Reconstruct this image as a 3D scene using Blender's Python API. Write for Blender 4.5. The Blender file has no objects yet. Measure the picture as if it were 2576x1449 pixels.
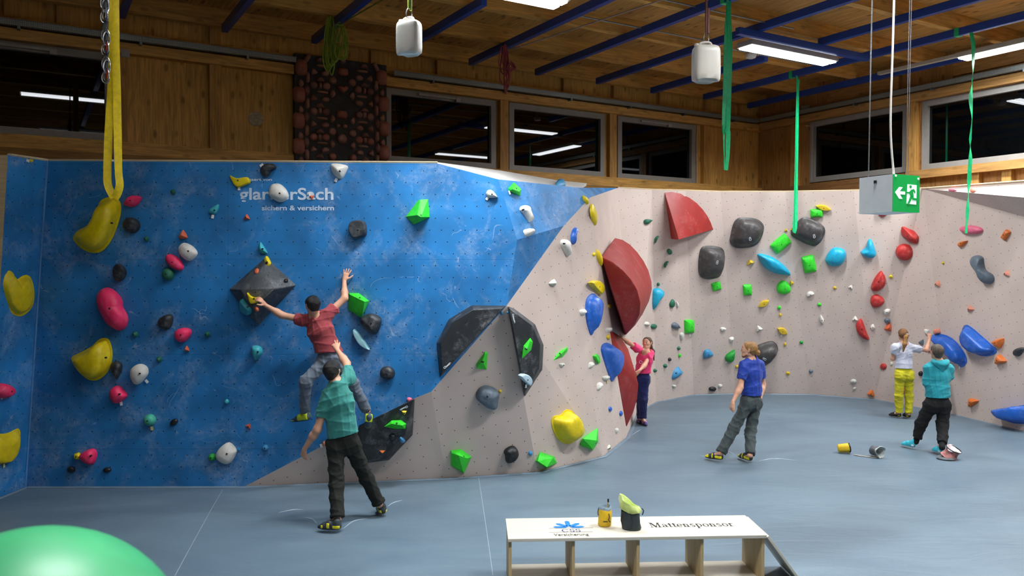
import bpy, bmesh, math, random
import numpy as np
from mathutils import Vector as V, Matrix, noise
from mathutils.bvhtree import BVHTree
R = math.radians
random.seed(7)
SC = bpy.context.scene
COL = SC.collection
# ---------------------------------------------------------------- camera model (2576 x 1449 frame)
F = 2030.0; CZ = 2.88
PT = math.atan((724.5 - 675) / F); CP, SP = math.cos(PT), math.sin(PT)
CAM = V((0, 0, CZ))
def ray(x, y):
    a = (x - 1288) / F; b = (724.5 - y) / F
    return V((a, CP + b * SP, -SP + b * CP))
def at(x, y, D):
    d = ray(x, y); return CAM + d * (D / d.y)
def atz(x, y, z=0.0):
    d = ray(x, y); return CAM + d * ((z - CZ) / d.z)
def onpl(x, y, P, n):
    d = ray(x, y); return CAM + d * ((P - CAM).dot(n) / d.dot(n))
def proj(p):
    q = p - CAM; f = q.y * CP - q.z * SP; u = q.y * SP + q.z * CP
    return 1288 + q.x / f * F, 724.5 - u / f * F
def pnorm(a, b, c):
    n = (b - a).cross(c - a).normalized()
    return n if n.dot(CAM - a) > 0 else -n
# ---------------------------------------------------------------- materials
def lin(c):
    if isinstance(c, str):
        c = [int(c[i:i + 2], 16) / 255 for i in (0, 2, 4)]
        c = [x / 12.92 if x <= .04045 else ((x + .055) / 1.055) ** 2.4 for x in c]
    return (c[0], c[1], c[2], 1.0)
MATS = {}
class NT:
    def __init__(s, m):
        m.use_nodes = True; s.t = m.node_tree; s.b = s.t.nodes['Principled BSDF']
    def n(s, typ, **kw):
        o = s.t.nodes.new('ShaderNode' + typ)
        for k, v in kw.items():
            if k.startswith('i_'):
                o.inputs[k[2:]].default_value = v
            else: setattr(o, k, v)
        return o
    def l(s, a, b): s.t.links.new(a, b)
    def m(s, op, a, b=None, c=None):
        o = s.t.nodes.new('ShaderNodeMath'); o.operation = op
        for i, x in enumerate((a, b, c)):
            if x is None: continue
            if isinstance(x, (int, float)): o.inputs[i].default_value = x
            else: s.l(x, o.inputs[i])
        return o.outputs[0]
    def mix(s, fac, a, b):
        o = s.t.nodes.new('ShaderNodeMix'); o.data_type = 'RGBA'
        for i, x in ((0, fac), (6, a), (7, b)):
            if hasattr(x, 'is_linked'): s.l(x, o.inputs[i])
            elif isinstance(x, (int, float)): o.inputs[i].default_value = x
            else: o.inputs[i].default_value = x
        return o.outputs[2]
    def ramp(s, f, p0, p1):
        o = s.t.nodes.new('ShaderNodeMapRange'); o.clamp = True
        o.inputs[1].default_value = p0; o.inputs[2].default_value = p1
        s.l(f, o.inputs[0]); return o.outputs[0]
    def noise(s, vec, scale, detail=3, rough=.55, dist=0):
        o = s.n('TexNoise'); o.inputs['Scale'].default_value = scale
        o.inputs['Detail'].default_value = detail; o.inputs['Roughness'].default_value = rough
        o.inputs['Distortion'].default_value = dist
        if vec is not None: s.l(vec, o.inputs['Vector'])
        return o.outputs[0]
    def scaled(s, vec, sc):
        o = s.n('VectorMath', operation='MULTIPLY'); s.l(vec, o.inputs[0]); o.inputs[1].default_value = sc
        return o.outputs[0]
def M(key, col, rough=.5, var=.12, vs=9, bump=0., bs=40, chalk=0., cs=6, metal=0., spec=.5, dots=0., dstag=False, dcol='0a0a0c', drad=.0075,
      seams=None, scratch=0., emit=0., ecol=None, trans=0., coat=0., stretch=None, sheen=0., sub=0.):
    if key in MATS: return MATS[key]
    m = bpy.data.materials.new(key); t = NT(m); b = t.b; c = lin(col)
    tc = t.n('TexCoord'); ob = tc.outputs['Object']; uv = tc.outputs['UV']
    vec = t.scaled(ob, stretch) if stretch else ob
    cur = None
    if var:
        f = t.noise(vec, vs)
        dk = tuple(x * (1 - var * 1.3) for x in c[:3]) + (1,); lt = tuple(min(1, x * (1 + var)) for x in c[:3]) + (1,)
        cur = t.mix(t.ramp(f, .3, .7), dk, lt)
    else: cur = t.mix(0., c, c)
    if chalk:
        f1 = t.noise(ob, cs, 5, .65, .6); f2 = t.noise(ob, cs * 7, 4, .7, 1.2)
        k = t.m('MULTIPLY', t.ramp(f1, .48, .75), t.ramp(f2, .35, .75))
        cur = t.mix(t.m('MULTIPLY', k, chalk), cur, lin('d8dade'))
    if scratch:
        for sc_, th_, w_ in ((1.7, .57, .003), (3.4, .6, .004)):
            q1 = t.m('LESS_THAN', t.m('ABSOLUTE', t.m('SUBTRACT', t.noise(ob, sc_, 1.5, .5, .3), .47 if sc_ < 3 else .53)), w_)
            q2 = t.ramp(t.noise(t.scaled(ob, (1.3, 1.3, 1.7)), sc_ * 1.1, 2, .5), th_, th_ + .06)
            cur = t.mix(t.m('MULTIPLY', t.m('MULTIPLY', q1, q2), scratch), cur, lin('dfe6ee'))
    if seams or dots:
        sp = t.n('SeparateXYZ'); t.l(uv, sp.inputs[0]); u, v = sp.outputs[0], sp.outputs[1]
    if seams:
        su, sv = seams
        a = t.m('ABSOLUTE', t.m('SUBTRACT', t.m('FRACT', t.m('DIVIDE', u, su)), .5))
        e = t.m('ABSOLUTE', t.m('SUBTRACT', t.m('FRACT', t.m('DIVIDE', v, sv)), .5))
        k = t.m('MAXIMUM', t.m('LESS_THAN', a, .0018 / su), t.m('LESS_THAN', e, .0022 / sv))
        cur = t.mix(t.m('MULTIPLY', k, .55), cur, tuple(x * .25 for x in c[:3]) + (1,))
    if dots:
        row = t.m('DIVIDE', v, dots); fl = t.m('FLOOR', row)
        uu = t.m('DIVIDE', u, dots)
        if dstag: uu = t.m('ADD', uu, t.m('MULTIPLY', t.m('FLOORED_MODULO', fl, 2.0), .5))
        du = t.m('SUBTRACT', t.m('FRACT', uu), .5); dv = t.m('SUBTRACT', t.m('FRACT', row), .5)
        d2 = t.m('ADD', t.m('MULTIPLY', du, du), t.m('MULTIPLY', dv, dv))
        cur = t.mix(t.m('LESS_THAN', d2, (drad / dots) ** 2), cur, lin(dcol))
    t.l(cur, b.inputs['Base Color'])
    b.inputs['Roughness'].default_value = rough; b.inputs['Metallic'].default_value = metal
    b.inputs['Specular IOR Level'].default_value = spec; b.inputs['Coat Weight'].default_value = coat
    b.inputs['Sheen Weight'].default_value = sheen
    if trans: b.inputs['Transmission Weight'].default_value = trans
    if sub: b.inputs['Subsurface Weight'].default_value = sub; b.inputs['Subsurface Radius'].default_value = (.02, .008, .005)
    if emit:
        b.inputs['Emission Color'].default_value = lin(ecol or col); b.inputs['Emission Strength'].default_value = emit
    if bump:
        bp = t.n('Bump'); bp.inputs['Strength'].default_value = bump; bp.inputs['Distance'].default_value = .01
        t.l(t.noise(vec, bs, 4, .6, .4), bp.inputs['Height']); t.l(bp.outputs[0], b.inputs['Normal'])
    MATS[key] = m; return m
def wood(key, col, axis=0, board=.0, knots=.6, dark=.45, rough=.6, bax=2, gloss=.35):
    if key in MATS: return MATS[key]
    m = bpy.data.materials.new(key); t = NT(m); b = t.b; c = lin(col)
    ob = t.n('TexCoord').outputs['Object']
    s = [14, 14, 14]; s[axis] = 1.1
    g = t.noise(t.scaled(ob, s), 1.6, 6, .65, .5)
    dk = tuple(x * (1 - dark) for x in c[:3]) + (1,); lt = tuple(min(1, x * 1.18) for x in c[:3]) + (1,)
    cur = t.mix(t.ramp(g, .3, .68), dk, lt)
    if board:
        sp = t.n('SeparateXYZ'); t.l(ob, sp.inputs[0]); q = t.m('DIVIDE', sp.outputs[bax], board)
        w = t.n('TexWhiteNoise', noise_dimensions='1D'); t.l(t.m('FLOOR', q), w.inputs['W'])
        cur = t.mix(t.m('MULTIPLY', w.outputs[0], .4), cur, tuple(x * .5 for x in c[:3]) + (1,))
        e = t.m('ABSOLUTE', t.m('SUBTRACT', t.m('FRACT', q), .5))
        cur = t.mix(t.m('MULTIPLY', t.m('GREATER_THAN', e, .5 - .002 / board), .6), cur, tuple(x * .2 for x in c[:3]) + (1,))
    if knots:
        s2 = [5.5, 5.5, 5.5]; s2[axis] = 2.6
        vo = t.n('TexVoronoi'); t.l(t.scaled(ob, s2), vo.inputs['Vector']); vo.inputs['Scale'].default_value = 1.0
        k = t.m('LESS_THAN', vo.outputs['Distance'], .12)
        k2 = t.m('SUBTRACT', 1.0, t.ramp(vo.outputs['Distance'], .1, .24))
        cur = t.mix(t.m('MULTIPLY', k2, knots), cur, tuple(x * .18 for x in c[:3]) + (1,))
    t.l(cur, b.inputs['Base Color']); b.inputs['Roughness'].default_value = rough
    b.inputs['Specular IOR Level'].default_value = gloss
    MATS[key] = m; return m
# ---------------------------------------------------------------- objects
WL = {}
def sharp(bm, ang):
    for f in bm.faces: f.smooth = True
    for e in bm.edges:
        e.smooth = not (len(e.link_faces) == 2 and e.calc_face_angle(0) > ang)
def uvs(bm, rot=0.0, off=(0, 0)):
    L = bm.loops.layers.uv.new('UVMap'); c, s = math.cos(rot), math.sin(rot)
    for f in bm.faces:
        n = f.normal
        h = V((0, 0, 1)).cross(n)
        h = h.normalized() if h.length > 1e-4 else V((1, 0, 0))
        w = n.cross(h)
        for l in f.loops:
            a, b_ = l.vert.co.dot(h) + off[0], l.vert.co.dot(w) + off[1]
            l[L].uv = (a * c - b_ * s, a * s + b_ * c)
def obj(name, bm, mat, parent=None, smooth=None, origin=None, rot=None, uv=None):
    """link a bmesh given in world coordinates as ONE object with its origin at its own middle"""
    bm.normal_update()
    if smooth is not None: sharp(bm, R(smooth))
    if uv is not None: uvs(bm, *uv)
    cs = [v.co for v in bm.verts]
    lo = V([min(c[i] for c in cs) for i in range(3)]); hi = V([max(c[i] for c in cs) for i in range(3)])
    o_ = V(origin) if origin is not None else (lo + hi) / 2
    Mx = Matrix.Translation(o_)
    if rot is not None: Mx = Mx @ rot.to_4x4()
    bmesh.ops.transform(bm, matrix=Mx.inverted(), verts=bm.verts)
    me = bpy.data.meshes.new(name); bm.to_mesh(me); bm.free()
    for x in (mat if isinstance(mat, list) else [mat]): me.materials.append(x)
    o = bpy.data.objects.new(name, me); COL.objects.link(o)
    WL[o.name] = Mx
    if parent is not None:
        o.parent = parent; o.matrix_basis = WL[parent.name].inverted() @ Mx
    else: o.matrix_basis = Mx
    return o
def empty(name, loc, label=None, cat=None, group=None, kind=None):
    o = bpy.data.objects.new(name, None); COL.objects.link(o); o.location = loc; o.empty_display_size = .1
    WL[o.name] = Matrix.Translation(V(loc)); return tag(o, label, cat, group, kind)
def tag(o, label=None, cat=None, group=None, kind=None):
    for k, v in (('label', label), ('category', cat), ('group', group), ('kind', kind)):
        if v: o[k] = v
    return o
def struct(o): o['kind'] = 'structure'; return o
def cp(o, parent=None):
    c = o.copy(); COL.objects.link(c); WL[c.name] = WL[o.name].copy()
    if parent is not None: c.parent = parent
    return c
def pts_bm(verts, faces):
    bm = bmesh.new(); vs = [bm.verts.new(v) for v in verts]
    for f in faces:
        try: bm.faces.new([vs[i] for i in f])
        except ValueError: pass
    return bm
def add_box(bm, c, sx, sy, sz, rot=None, bev=0.0):
    r = bmesh.ops.create_cube(bm, size=1.0)['verts']
    Mx = Matrix.Translation(V(c)) @ (rot.to_4x4() if rot is not None else Matrix.Identity(4)) @ Matrix.Diagonal((sx, sy, sz, 1))
    bmesh.ops.transform(bm, matrix=Mx, verts=r)
    if bev:
        es = list({e for v in r for e in v.link_edges})
        bmesh.ops.bevel(bm, geom=es, offset=bev, segments=2, affect='EDGES', profile=.7)
def box(name, c, sx, sy, sz, mat, parent=None, rot=None, bev=0.0, sm=None):
    bm = bmesh.new(); add_box(bm, c, sx, sy, sz, rot, bev)
    return obj(name, bm, mat, parent, smooth=sm if sm else (35 if bev else None), rot=rot, origin=c)
def spline(ps, n=6, closed=False):
    P = [V(p) for p in ps]; out = []; N = len(P)
    g = (lambda i: P[i % N]) if closed else (lambda i: P[max(0, min(N - 1, i))])
    for i in range(N if closed else N - 1):
        a, b, c, d = g(i - 1), g(i), g(i + 1), g(i + 2)
        for k in range(n):
            t = k / n
            out.append(.5 * ((2 * b) + (c - a) * t + (2 * a - 5 * b + 4 * c - d) * t * t + (3 * b - a - 3 * c + d) * t ** 3))
    if not closed: out.append(P[-1].copy())
    return out
def add_tube(bm, ps, r, seg=8, closed=False, flat=None):
    """tube along points; r number or list; flat=(dir, ratio) squashes the section along dir"""
    ps = [V(p) for p in ps]; N = len(ps); rings = []; up = None
    for i, p in enumerate(ps):
        if closed: t = ps[(i + 1) % N] - ps[i - 1]
        else: t = ps[min(N - 1, i + 1)] - ps[max(0, i - 1)]
        t = t.normalized() if t.length > 1e-9 else V((0, 0, 1))
        if up is None:
            up = t.orthogonal().normalized()
        up = (up - t * up.dot(t)).normalized(); w = t.cross(up)
        rr = r[i] if isinstance(r, (list, tuple)) else r
        ring = []
        for k in range(seg):
            a = 2 * math.pi * k / seg; q = up * math.cos(a) * rr + w * math.sin(a) * rr
            if flat: fd = flat[0]; q = q - fd * q.dot(fd) * (1 - flat[1])
            ring.append(bm.verts.new(p + q))
        rings.append(ring)
    for i in range(N if closed else N - 1):
        A, B = rings[i], rings[(i + 1) % N]
        for k in range(seg): bm.faces.new((A[k], A[(k + 1) % seg], B[(k + 1) % seg], B[k]))
    if not closed: bm.faces.new(rings[0][::-1]); bm.faces.new(rings[-1])
def tube(name, ps, r, mat, parent=None, seg=8, closed=False, n=0, flat=None):
    bm = bmesh.new(); add_tube(bm, spline(ps, n, closed) if n else ps, r, seg, closed, flat)
    bmesh.ops.recalc_face_normals(bm, faces=bm.faces)
    return obj(name, bm, mat, parent, smooth=50)
def add_ribbon(bm, ps, dirs, w, th):
    """flat webbing along points; dirs = width direction for each point"""
    rings = []; N = len(ps)
    for i, p in enumerate(ps):
        t = (ps[min(N - 1, i + 1)] - ps[max(0, i - 1)]).normalized()
        d = (dirs[i] - t * dirs[i].dot(t)).normalized(); n = t.cross(d)
        ww = w[i] if isinstance(w, (list, tuple)) else w
        rings.append([bm.verts.new(p + d * ww * a + n * th * b) for a, b in ((-.5, -.5), (-.25, -.8), (.25, -.8), (.5, -.5), (.5, .5), (.25, .8), (-.25, .8), (-.5, .5))])
    for A, B in zip(rings, rings[1:]):
        for k in range(8): bm.faces.new((A[k], A[(k + 1) % 8], B[(k + 1) % 8], B[k]))
    bm.faces.new(rings[0][::-1]); bm.faces.new(rings[-1])
def lathe(bm, prof, c, axis=V((0, 0, 1)), seg=24, xd=None):
    x = xd or axis.orthogonal().normalized(); y = axis.cross(x); rings = []
    for r, h in prof:
        if r < 1e-6: rings.append([bm.verts.new(c + axis * h)]); continue
        rings.append([bm.verts.new(c + axis * h + (x * math.cos(2 * math.pi * k / seg) + y * math.sin(2 * math.pi * k / seg)) * r) for k in range(seg)])
    for A, B in zip(rings, rings[1:]):
        for k in range(seg):
            q = [A[k % len(A)], A[(k + 1) % len(A)], B[(k + 1) % len(B)], B[k % len(B)]]
            q = list(dict.fromkeys(q))
            if len(q) > 2:
                try: bm.faces.new(q)
                except ValueError: pass
    bmesh.ops.recalc_face_normals(bm, faces=bm.faces)
def text_mesh(name, s, size, mat, parent, origin, xd, yd, lift=.002, thick=.0015, bold=0.0, width=None, cx='LEFT', slant=0.0):
    cu = bpy.data.curves.new(name, 'FONT'); cu.body = s; cu.size = size; cu.extrude = thick; cu.offset = bold; cu.align_x = cx; cu.shear = slant
    tmp = bpy.data.objects.new(name + '_t', cu); COL.objects.link(tmp)
    dg = bpy.context.evaluated_depsgraph_get(); me = bpy.data.meshes.new_from_object(tmp.evaluated_get(dg))
    bpy.data.objects.remove(tmp); bm = bmesh.new(); bm.from_mesh(me); bpy.data.meshes.remove(me)
    sx = 1.0
    if width:
        xs = [v.co.x for v in bm.verts]; sx = width / (max(xs) - min(xs)); off = min(xs) if cx == 'LEFT' else 0
    else: off = 0
    nd = xd.cross(yd).normalized()
    for v in bm.verts: v.co = origin + xd * (v.co.x - off) * sx + yd * v.co.y + nd * (v.co.z + lift)
    return obj(name, bm, mat, parent)
# ================================================================ building shell (wooden hall), frame e1 along back wall, e2 towards the room
K = V((6.38, 21.0, 0)); E1 = V((math.sin(R(59.2)), math.cos(R(59.2)), 0)); E2 = V((E1.y, -E1.x, 0)); BR = Matrix.Rotation(R(30.8), 3, 'Z')
def bp(u, v, z): return K + E1 * u + E2 * v + V((0, 0, z))
def buv(p): q = p - K; return q.dot(E1), q.dot(E2)
def bbox(name, u0, u1, v0, v1, z0, z1, mat, parent=None, bev=0.0):
    return box(name, bp((u0 + u1) / 2, (v0 + v1) / 2, (z0 + z1) / 2), abs(u1 - u0), abs(v1 - v0), abs(z1 - z0), mat, parent, BR, bev)
def on_back(x, y, off=0.0): p = onpl(x, y, K + E2 * off, E2); u, v = buv(p); return u, p.z
def on_side(x, y, off=0.0): p = onpl(x, y, K - E1 * off, E1); u, v = buv(p); return v, p.z
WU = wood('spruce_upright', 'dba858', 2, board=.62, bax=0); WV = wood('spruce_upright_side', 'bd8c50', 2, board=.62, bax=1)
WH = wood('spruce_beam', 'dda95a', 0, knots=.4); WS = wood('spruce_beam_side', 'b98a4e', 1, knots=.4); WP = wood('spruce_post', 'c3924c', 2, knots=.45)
DECK = wood('ceiling_deck', 'd8a258', 1, board=.24, bax=0, knots=.85)
GREY = M('window_frame_grey', '8f8c87', .5, .05); BLACK = M('night_glass', '030405', .015, 0, spec=.62)
GALV = M('galvanised_steel', '8f979c', .38, .12, 30, metal=.85)
BLUEP = M('blue_beam_paint', '1c47a0', .38, .06)
PLY = wood('birch_plywood', 'd8bd92', 0, knots=.1, dark=.14)
ZB, ZJ, ZD = 6.9, 7.03, 7.32
struct(bbox('ceiling', -27, .3, -.3, 22, ZD, ZD + .12, DECK))
nt = 0
def trim(u0, u1, v0, v1, z0, z1, m, bev=0.0):
    global nt; nt += 1; return struct(bbox(f'trim_{nt}', u0, u1, v0, v1, z0, z1, m, None, bev))
for i in range(14): trim(-26.5, 0, .12 + 1.58 * i, .25 + 1.58 * i, ZJ, ZD, WH)
# --- back wall in pieces around the windows
wz0, wz1 = 4.95, 6.38
def ux(x, y=300): return on_back(x, y)[0]
wins = [(-24, ux(285)), (ux(968), ux(1246)), (ux(1279), ux(1519)), (ux(1552), ux(1747))]
bm = bmesh.new()
def wall_piece(bm, u0, u1, z0, z1, side=False, th=.1):
    if side: add_box(bm, bp(th / 2, (u0 + u1) / 2, (z0 + z1) / 2), th, abs(u1 - u0), z1 - z0, BR)
    else: add_box(bm, bp((u0 + u1) / 2, -th / 2, (z0 + z1) / 2), abs(u1 - u0), th, z1 - z0, BR)
wall_piece(bm, -26.5, 0, 0, wz0); wall_piece(bm, -26.5, 0, wz1, ZD)
e = [-26.5] + [q for w in wins for q in w] + [0]
for a, b_ in zip(e[0::2], e[1::2]):
    if b_ - a > .05: wall_piece(bm, a, b_, wz0, wz1)
struct(obj('wall_back', bm, WU, rot=BR))
# --- side wall
svs = [(on_side(2040, 360)[0], on_side(2286, 330)[0]), (on_side(2322, 320)[0], on_side(2322, 320)[0] + 4.2)]
bm = bmesh.new()
wall_piece(bm, 0, 22, 0, wz0, True); wall_piece(bm, 0, 22, wz1 + .02, ZD, True)
e = [0] + [q for w in svs for q in w] + [22]
for a, b_ in zip(e[0::2], e[1::2]): wall_piece(bm, a, b_, wz0, wz1 + .02, True)
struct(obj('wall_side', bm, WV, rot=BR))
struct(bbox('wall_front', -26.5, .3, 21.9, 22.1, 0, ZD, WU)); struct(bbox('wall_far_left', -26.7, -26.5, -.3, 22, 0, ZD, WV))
# --- windows
def window(n, a, b_, z0, z1, side=False, opener=True):
    fw = .12
    def bb(nm, u0, u1, v0, v1, q0, q1, m, par, bev=0.0):
        return bbox(nm, v0 * -1, v1 * -1, u0, u1, q0, q1, m, par, bev) if side else bbox(nm, u0, u1, v0, v1, q0, q1, m, par, bev)
    w = bb(f'window_{n}', a + fw, b_ - fw, -.055, -.045, z0 + fw, z1 - fw, BLACK, None); struct(w)
    fm = bmesh.new()
    for q in ((a, b_, z0, z0 + fw), (a, b_, z1 - fw, z1), (a, a + fw, z0 + fw, z1 - fw), (b_ - fw, b_, z0 + fw, z1 - fw)):
        if side: add_box(fm, bp(.02, (q[0] + q[1]) / 2, (q[2] + q[3]) / 2), .12, q[1] - q[0], q[3] - q[2], BR)
        else: add_box(fm, bp((q[0] + q[1]) / 2, -.02, (q[2] + q[3]) / 2), q[1] - q[0], .12, q[3] - q[2], BR)
    obj('window_frame', fm, GREY, w, rot=BR)
    if opener:
        c = (a + b_) / 2 - .1 if n != 1 else ux(60)
        bb('window_opener', c - .45, c + .45, .05, .1, z1 - .09, z1 - .045, M('opener_grey', 'a5a29c', .4), w, .008)
        bb('opener_bracket', c + .36, c + .46, .05, .12, z1 - .14, z1 - .05, M('opener_grey', 'a5a29c'), w, .008)
for i, (a, b_) in enumerate(wins): window(i + 1, a, b_, wz0, wz1, False, i in (0, 1, 3))
for i, (a, b_) in enumerate(svs): window(i + 5, a, b_, wz0, wz1 + .02, True, False)
# --- posts, sills and heads of the timber frame
for x in (302, 540, 1262, 1535, 1770): u = ux(x); trim(u - .1, u + .1, 0, .12, 4.82, 6.5, WP)
for x in (30, 160, 302, 540, 940, 1105, 1420, 1545, 1660, 1775, 1860): u = ux(x, 200); trim(u - .09, u + .09, 0, .1, 6.73, ZJ, WP)
trim(-24, 0, 0, .16, 6.39, 6.56, WH); trim(-24, 0, 0, .1, 6.64, 6.75, WH); trim(-24, 0, 0, .14, 4.73, 4.95, WH); trim(-24, 0, 0, .22, 4.39, 4.73, wood('beam_pale', 'a57a3c', 0, knots=.2))
for x in (2005, 2300, 2460, 2540): v = on_side(x, 430)[0]; trim(-.12, 0, v - .09, v + .09, 3.2, 4.82, WP)
for x in (2005, 2300): v = on_side(x, 330)[0]; trim(-.12, 0, v - .1, v + .1, 4.82, 6.5, WP)
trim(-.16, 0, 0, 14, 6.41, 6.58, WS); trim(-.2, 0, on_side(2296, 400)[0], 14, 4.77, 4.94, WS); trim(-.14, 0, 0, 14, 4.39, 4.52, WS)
trim(-.3, -.24, .2, on_side(2290, 430)[0], 3.2, 4.87, wood('dark_plywood', '8a6238', 1, knots=.1))
trim(-.1, 0, 2.2, 4.0, 6.72, ZJ, WS); trim(-.1, 0, 5.2, 9.0, 6.78, ZJ, WS)
# --- cable trays: perforated galvanised channel on brackets
PERF = M('perforated_steel', 'a3aba8', .45, .1, 30, metal=.6, dots=.024, dcol='3a4042', drad=.0055)
def tray(name, side, a, b_, z, label):
    t = empty(name, bp(-.16, (a + b_) / 2, z) if side else bp((a + b_) / 2, .16, z), label, 'cable tray')
    def bb(nm, u0, u1, v0, v1, q0, q1, m):
        bm = bmesh.new()
        if side: add_box(bm, bp(-(v0 + v1) / 2, (u0 + u1) / 2, (q0 + q1) / 2), abs(v1 - v0), abs(u1 - u0), abs(q1 - q0), BR)
        else: add_box(bm, bp((u0 + u1) / 2, (v0 + v1) / 2, (q0 + q1) / 2), abs(u1 - u0), abs(v1 - v0), abs(q1 - q0), BR)
        return obj(nm, bm, m, t, rot=BR, uv=(0.,) if m is PERF else None)
    bb('tray_side', a, b_, .26, .265, z, z + .085, PERF); bb('tray_bottom', a, b_, .12, .26, z, z + .006, GALV)
    bb('tray_lip', a, b_, .255, .275, z + .085, z + .095, GALV)
    n = max(2, int(abs(b_ - a) / 1.6))
    for i in range(n):
        c = a + (b_ - a) * (i + .5) / n; bb('bracket', c - .02, c + .02, .01, .28, z - .05, z - .002, GALV)
tray('cable_tray', False, -24, ux(738, 165) - .02, 6.58, 'perforated steel cable tray on timber wall, left of the dark training board')
tray('cable_tray', False, ux(976, 195) + .02, -.3, 6.58, 'perforated steel cable tray above the windows, right of the dark training board')
tray('cable_tray', True, .3, 13, 6.6, 'perforated steel cable tray on the side wall above the two right windows')
# --- blue ceiling beams (x, y of the end near the wall -> u; v range)
us = {}
def beam(u, v0, v1, label, cross=False):
    if cross: o = bbox('ceiling_beam', v0, v1, u - .05, u + .05, ZB + .0, ZB + .115, BLUEP, None, .006)
    else: o = bbox('ceiling_beam', u - .05, u + .05, v0, v1, ZB, ZJ, BLUEP, None, .006)
    tag(o, label, 'ceiling beam', 'blue beams under the ceiling'); return o
def uz(x, y, z=ZB): return buv(atz(x, y, z))
BMS = [(305, 52, None, 'short-looking blue ceiling beam directly right of the yellow sling top'),
       (565, 82, None, 'blue ceiling beam above the plain timber panels, second right of the yellow sling'),
       (790, 110, None, 'blue ceiling beam with the green rope coil hung on it'),
       (1003, 138, (1190, 8), 'blue ceiling beam stub just right of the bright white canister'),
       (1184, 165, None, 'blue ceiling beam with the red rope coil tied to it'),
       (1350, 190, None, 'long blue ceiling beam right of the red rope coil with thick green sling'),
       (1503, 212, None, 'long blue ceiling beam passing in front of the double strip light'),
       (1640, 235, (1922, 153), 'short blue ceiling beam behind the greyish canister'),
       (1772, 251, None, 'long blue ceiling beam carrying the thin green sling at the exit sign left'),
       (1882, 273, None, 'blue ceiling beam nearest to the side wall')]
for x, y, e, lab in BMS:
    u, v = uz(x, y); v1 = uz(*e)[1] if e else 20
    beam(u, max(.3, v), v1, lab)
u3, v3 = uz(2070, 118); beam(uz(1640, 235)[0], v3, 20, 'blue ceiling beam starting behind the strip light, toward upper right corner')
q = uz(1990, 112, ZB - .1); o = beam(q[1], uz(1846, 72)[0], uz(2135, 150)[0], 'blue cross beam running above the double strip light', True)
o.location.z -= .116; WL[o.name] = Matrix.Translation((0, 0, -.116)) @ WL[o.name]
# ================================================================ climbing walls
bl, br_ = atz(65, 1225), atz(615, 1224)
Bn = pnorm(bl, br_, at(600, 410, bl.y + .07))
def onB(x, y): return onpl(x, y, bl, Bn)
Btl, Btr, Bc, V3, V1 = onB(120, 405), onB(1100, 411), onB(1253, 451), onB(1301, 603), onB(1275, 768)
Bd, Be, Bf = onB(1085, 985), onB(1040, 1003), br_
At, Ab = at(20, 390, 9.96), atz(-32, 1262)
f0, f1, f2, f3, f4 = atz(1123, 1203.5), atz(1352, 1188), atz(1516, 1148), atz(1575, 1101), atz(1602, 1038)
V2 = onpl(1418, 568, f1, pnorm(f1, f2, V1)); V2 = at(1418, 568, V2.y + .3); V4 = onpl(1484, 497, f2, pnorm(f2, f3, V2))
ZT = 4.5
Un = pnorm(Bc, V2, V3); V4o = V4.copy(); V4 = onpl(1484, 497, V3, Un); Ue = onpl(1455, 472, V3, Un)
print('V4', V4o, V4, 'Ue', Ue, 'V2', V2, 'V3', V3)
t1 = atz(1553, 473, ZT)
eb = [f4] + [atz(*q) for q in ((1650, 1012), (1745, 993), (1850, 990), (2036, 992), (2200, 1005), (2390, 1041), (2600, 1092))]
et = [t1] + [atz(x, y, ZT) for x, y in ((1640, 478), (1725, 480), (1813, 483), (1975, 483), (2148, 480), (2322, 475))]
t8 = onpl(2600, 552, et[6], pnorm(eb[6], eb[7], et[6]))
o1 = at(2600, 499, t8.y - .75); o2 = at(2600, 455, t8.y - .45)
BLUEW = M('blue_wall_paint', '277cbd', .5, .24, 1.7, chalk=.55, cs=2.2, scratch=.22, dots=.156, dstag=True, dcol='0b1420', seams=(2.44, 1.25))
BLUES = M('blue_wall_paint_side', '277cbd', .5, .24, 1.7, chalk=.55, cs=3, scratch=.2, dots=.17, dcol='0b1420')
PINKW = M('birch_wall', 'cfbdb3', .6, .06, 1.3, dots=.18, dcol='332c28', drad=.007)
WHITEW = M('white_wall_slab', 'e9e6e2', .55, .04)
RAIL = wood('plywood_edge', 'd9c3a0', 0, knots=0, dark=.12)
CLIMB = []
def panels(name, polys, mat, rot=0.0, off=(0, 0), th=.045):
    bm = bmesh.new()
    for P in polys:
        n = pnorm(P[0], P[1], P[2])
        # Newell normal for orientation
        a = V((0, 0, 0))
        for i in range(len(P)): a += P[i].cross(P[(i + 1) % len(P)])
        ps = P if a.dot(CAM - P[0]) > 0 else P[::-1]
        vs = [bm.verts.new(p) for p in ps]
        fs = [bm.faces.new(vs)]
        if len(ps) > 3: bmesh.ops.triangulate(bm, faces=fs)
    bmesh.ops.remove_doubles(bm, verts=bm.verts, dist=.002)
    CLIMB.append(BVHTree.FromBMesh(bm))
    o = obj(name, bm, mat, None, uv=(rot, off), origin=(0, 0, 0))
    o.modifiers.new('thickness', 'SOLIDIFY').thickness = th; o.modifiers[0].offset = -1
    return struct(o)
WLEFT = panels('wall_left', [[Btl, Btr, Bc, V3, V1, Bd, Be, Bf, bl]], BLUEW)
panels('wall_left_return', [[At, Btl, bl, Ab]], BLUES)
panels('wall_left_prow', [[Bc, V2, V3], [Bc, V4, V2], [Bc, Ue, V4], [Ue, t1, V4], [V1, V3, V2]], BLUES, R(-10))
panels('wall_center', [[Bf, f0, Bd, Be], [f0, f1, V1, Bd], [f1, f2, V2, V1], [f2, f3, V4, V2]], PINKW, R(-13))
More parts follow.
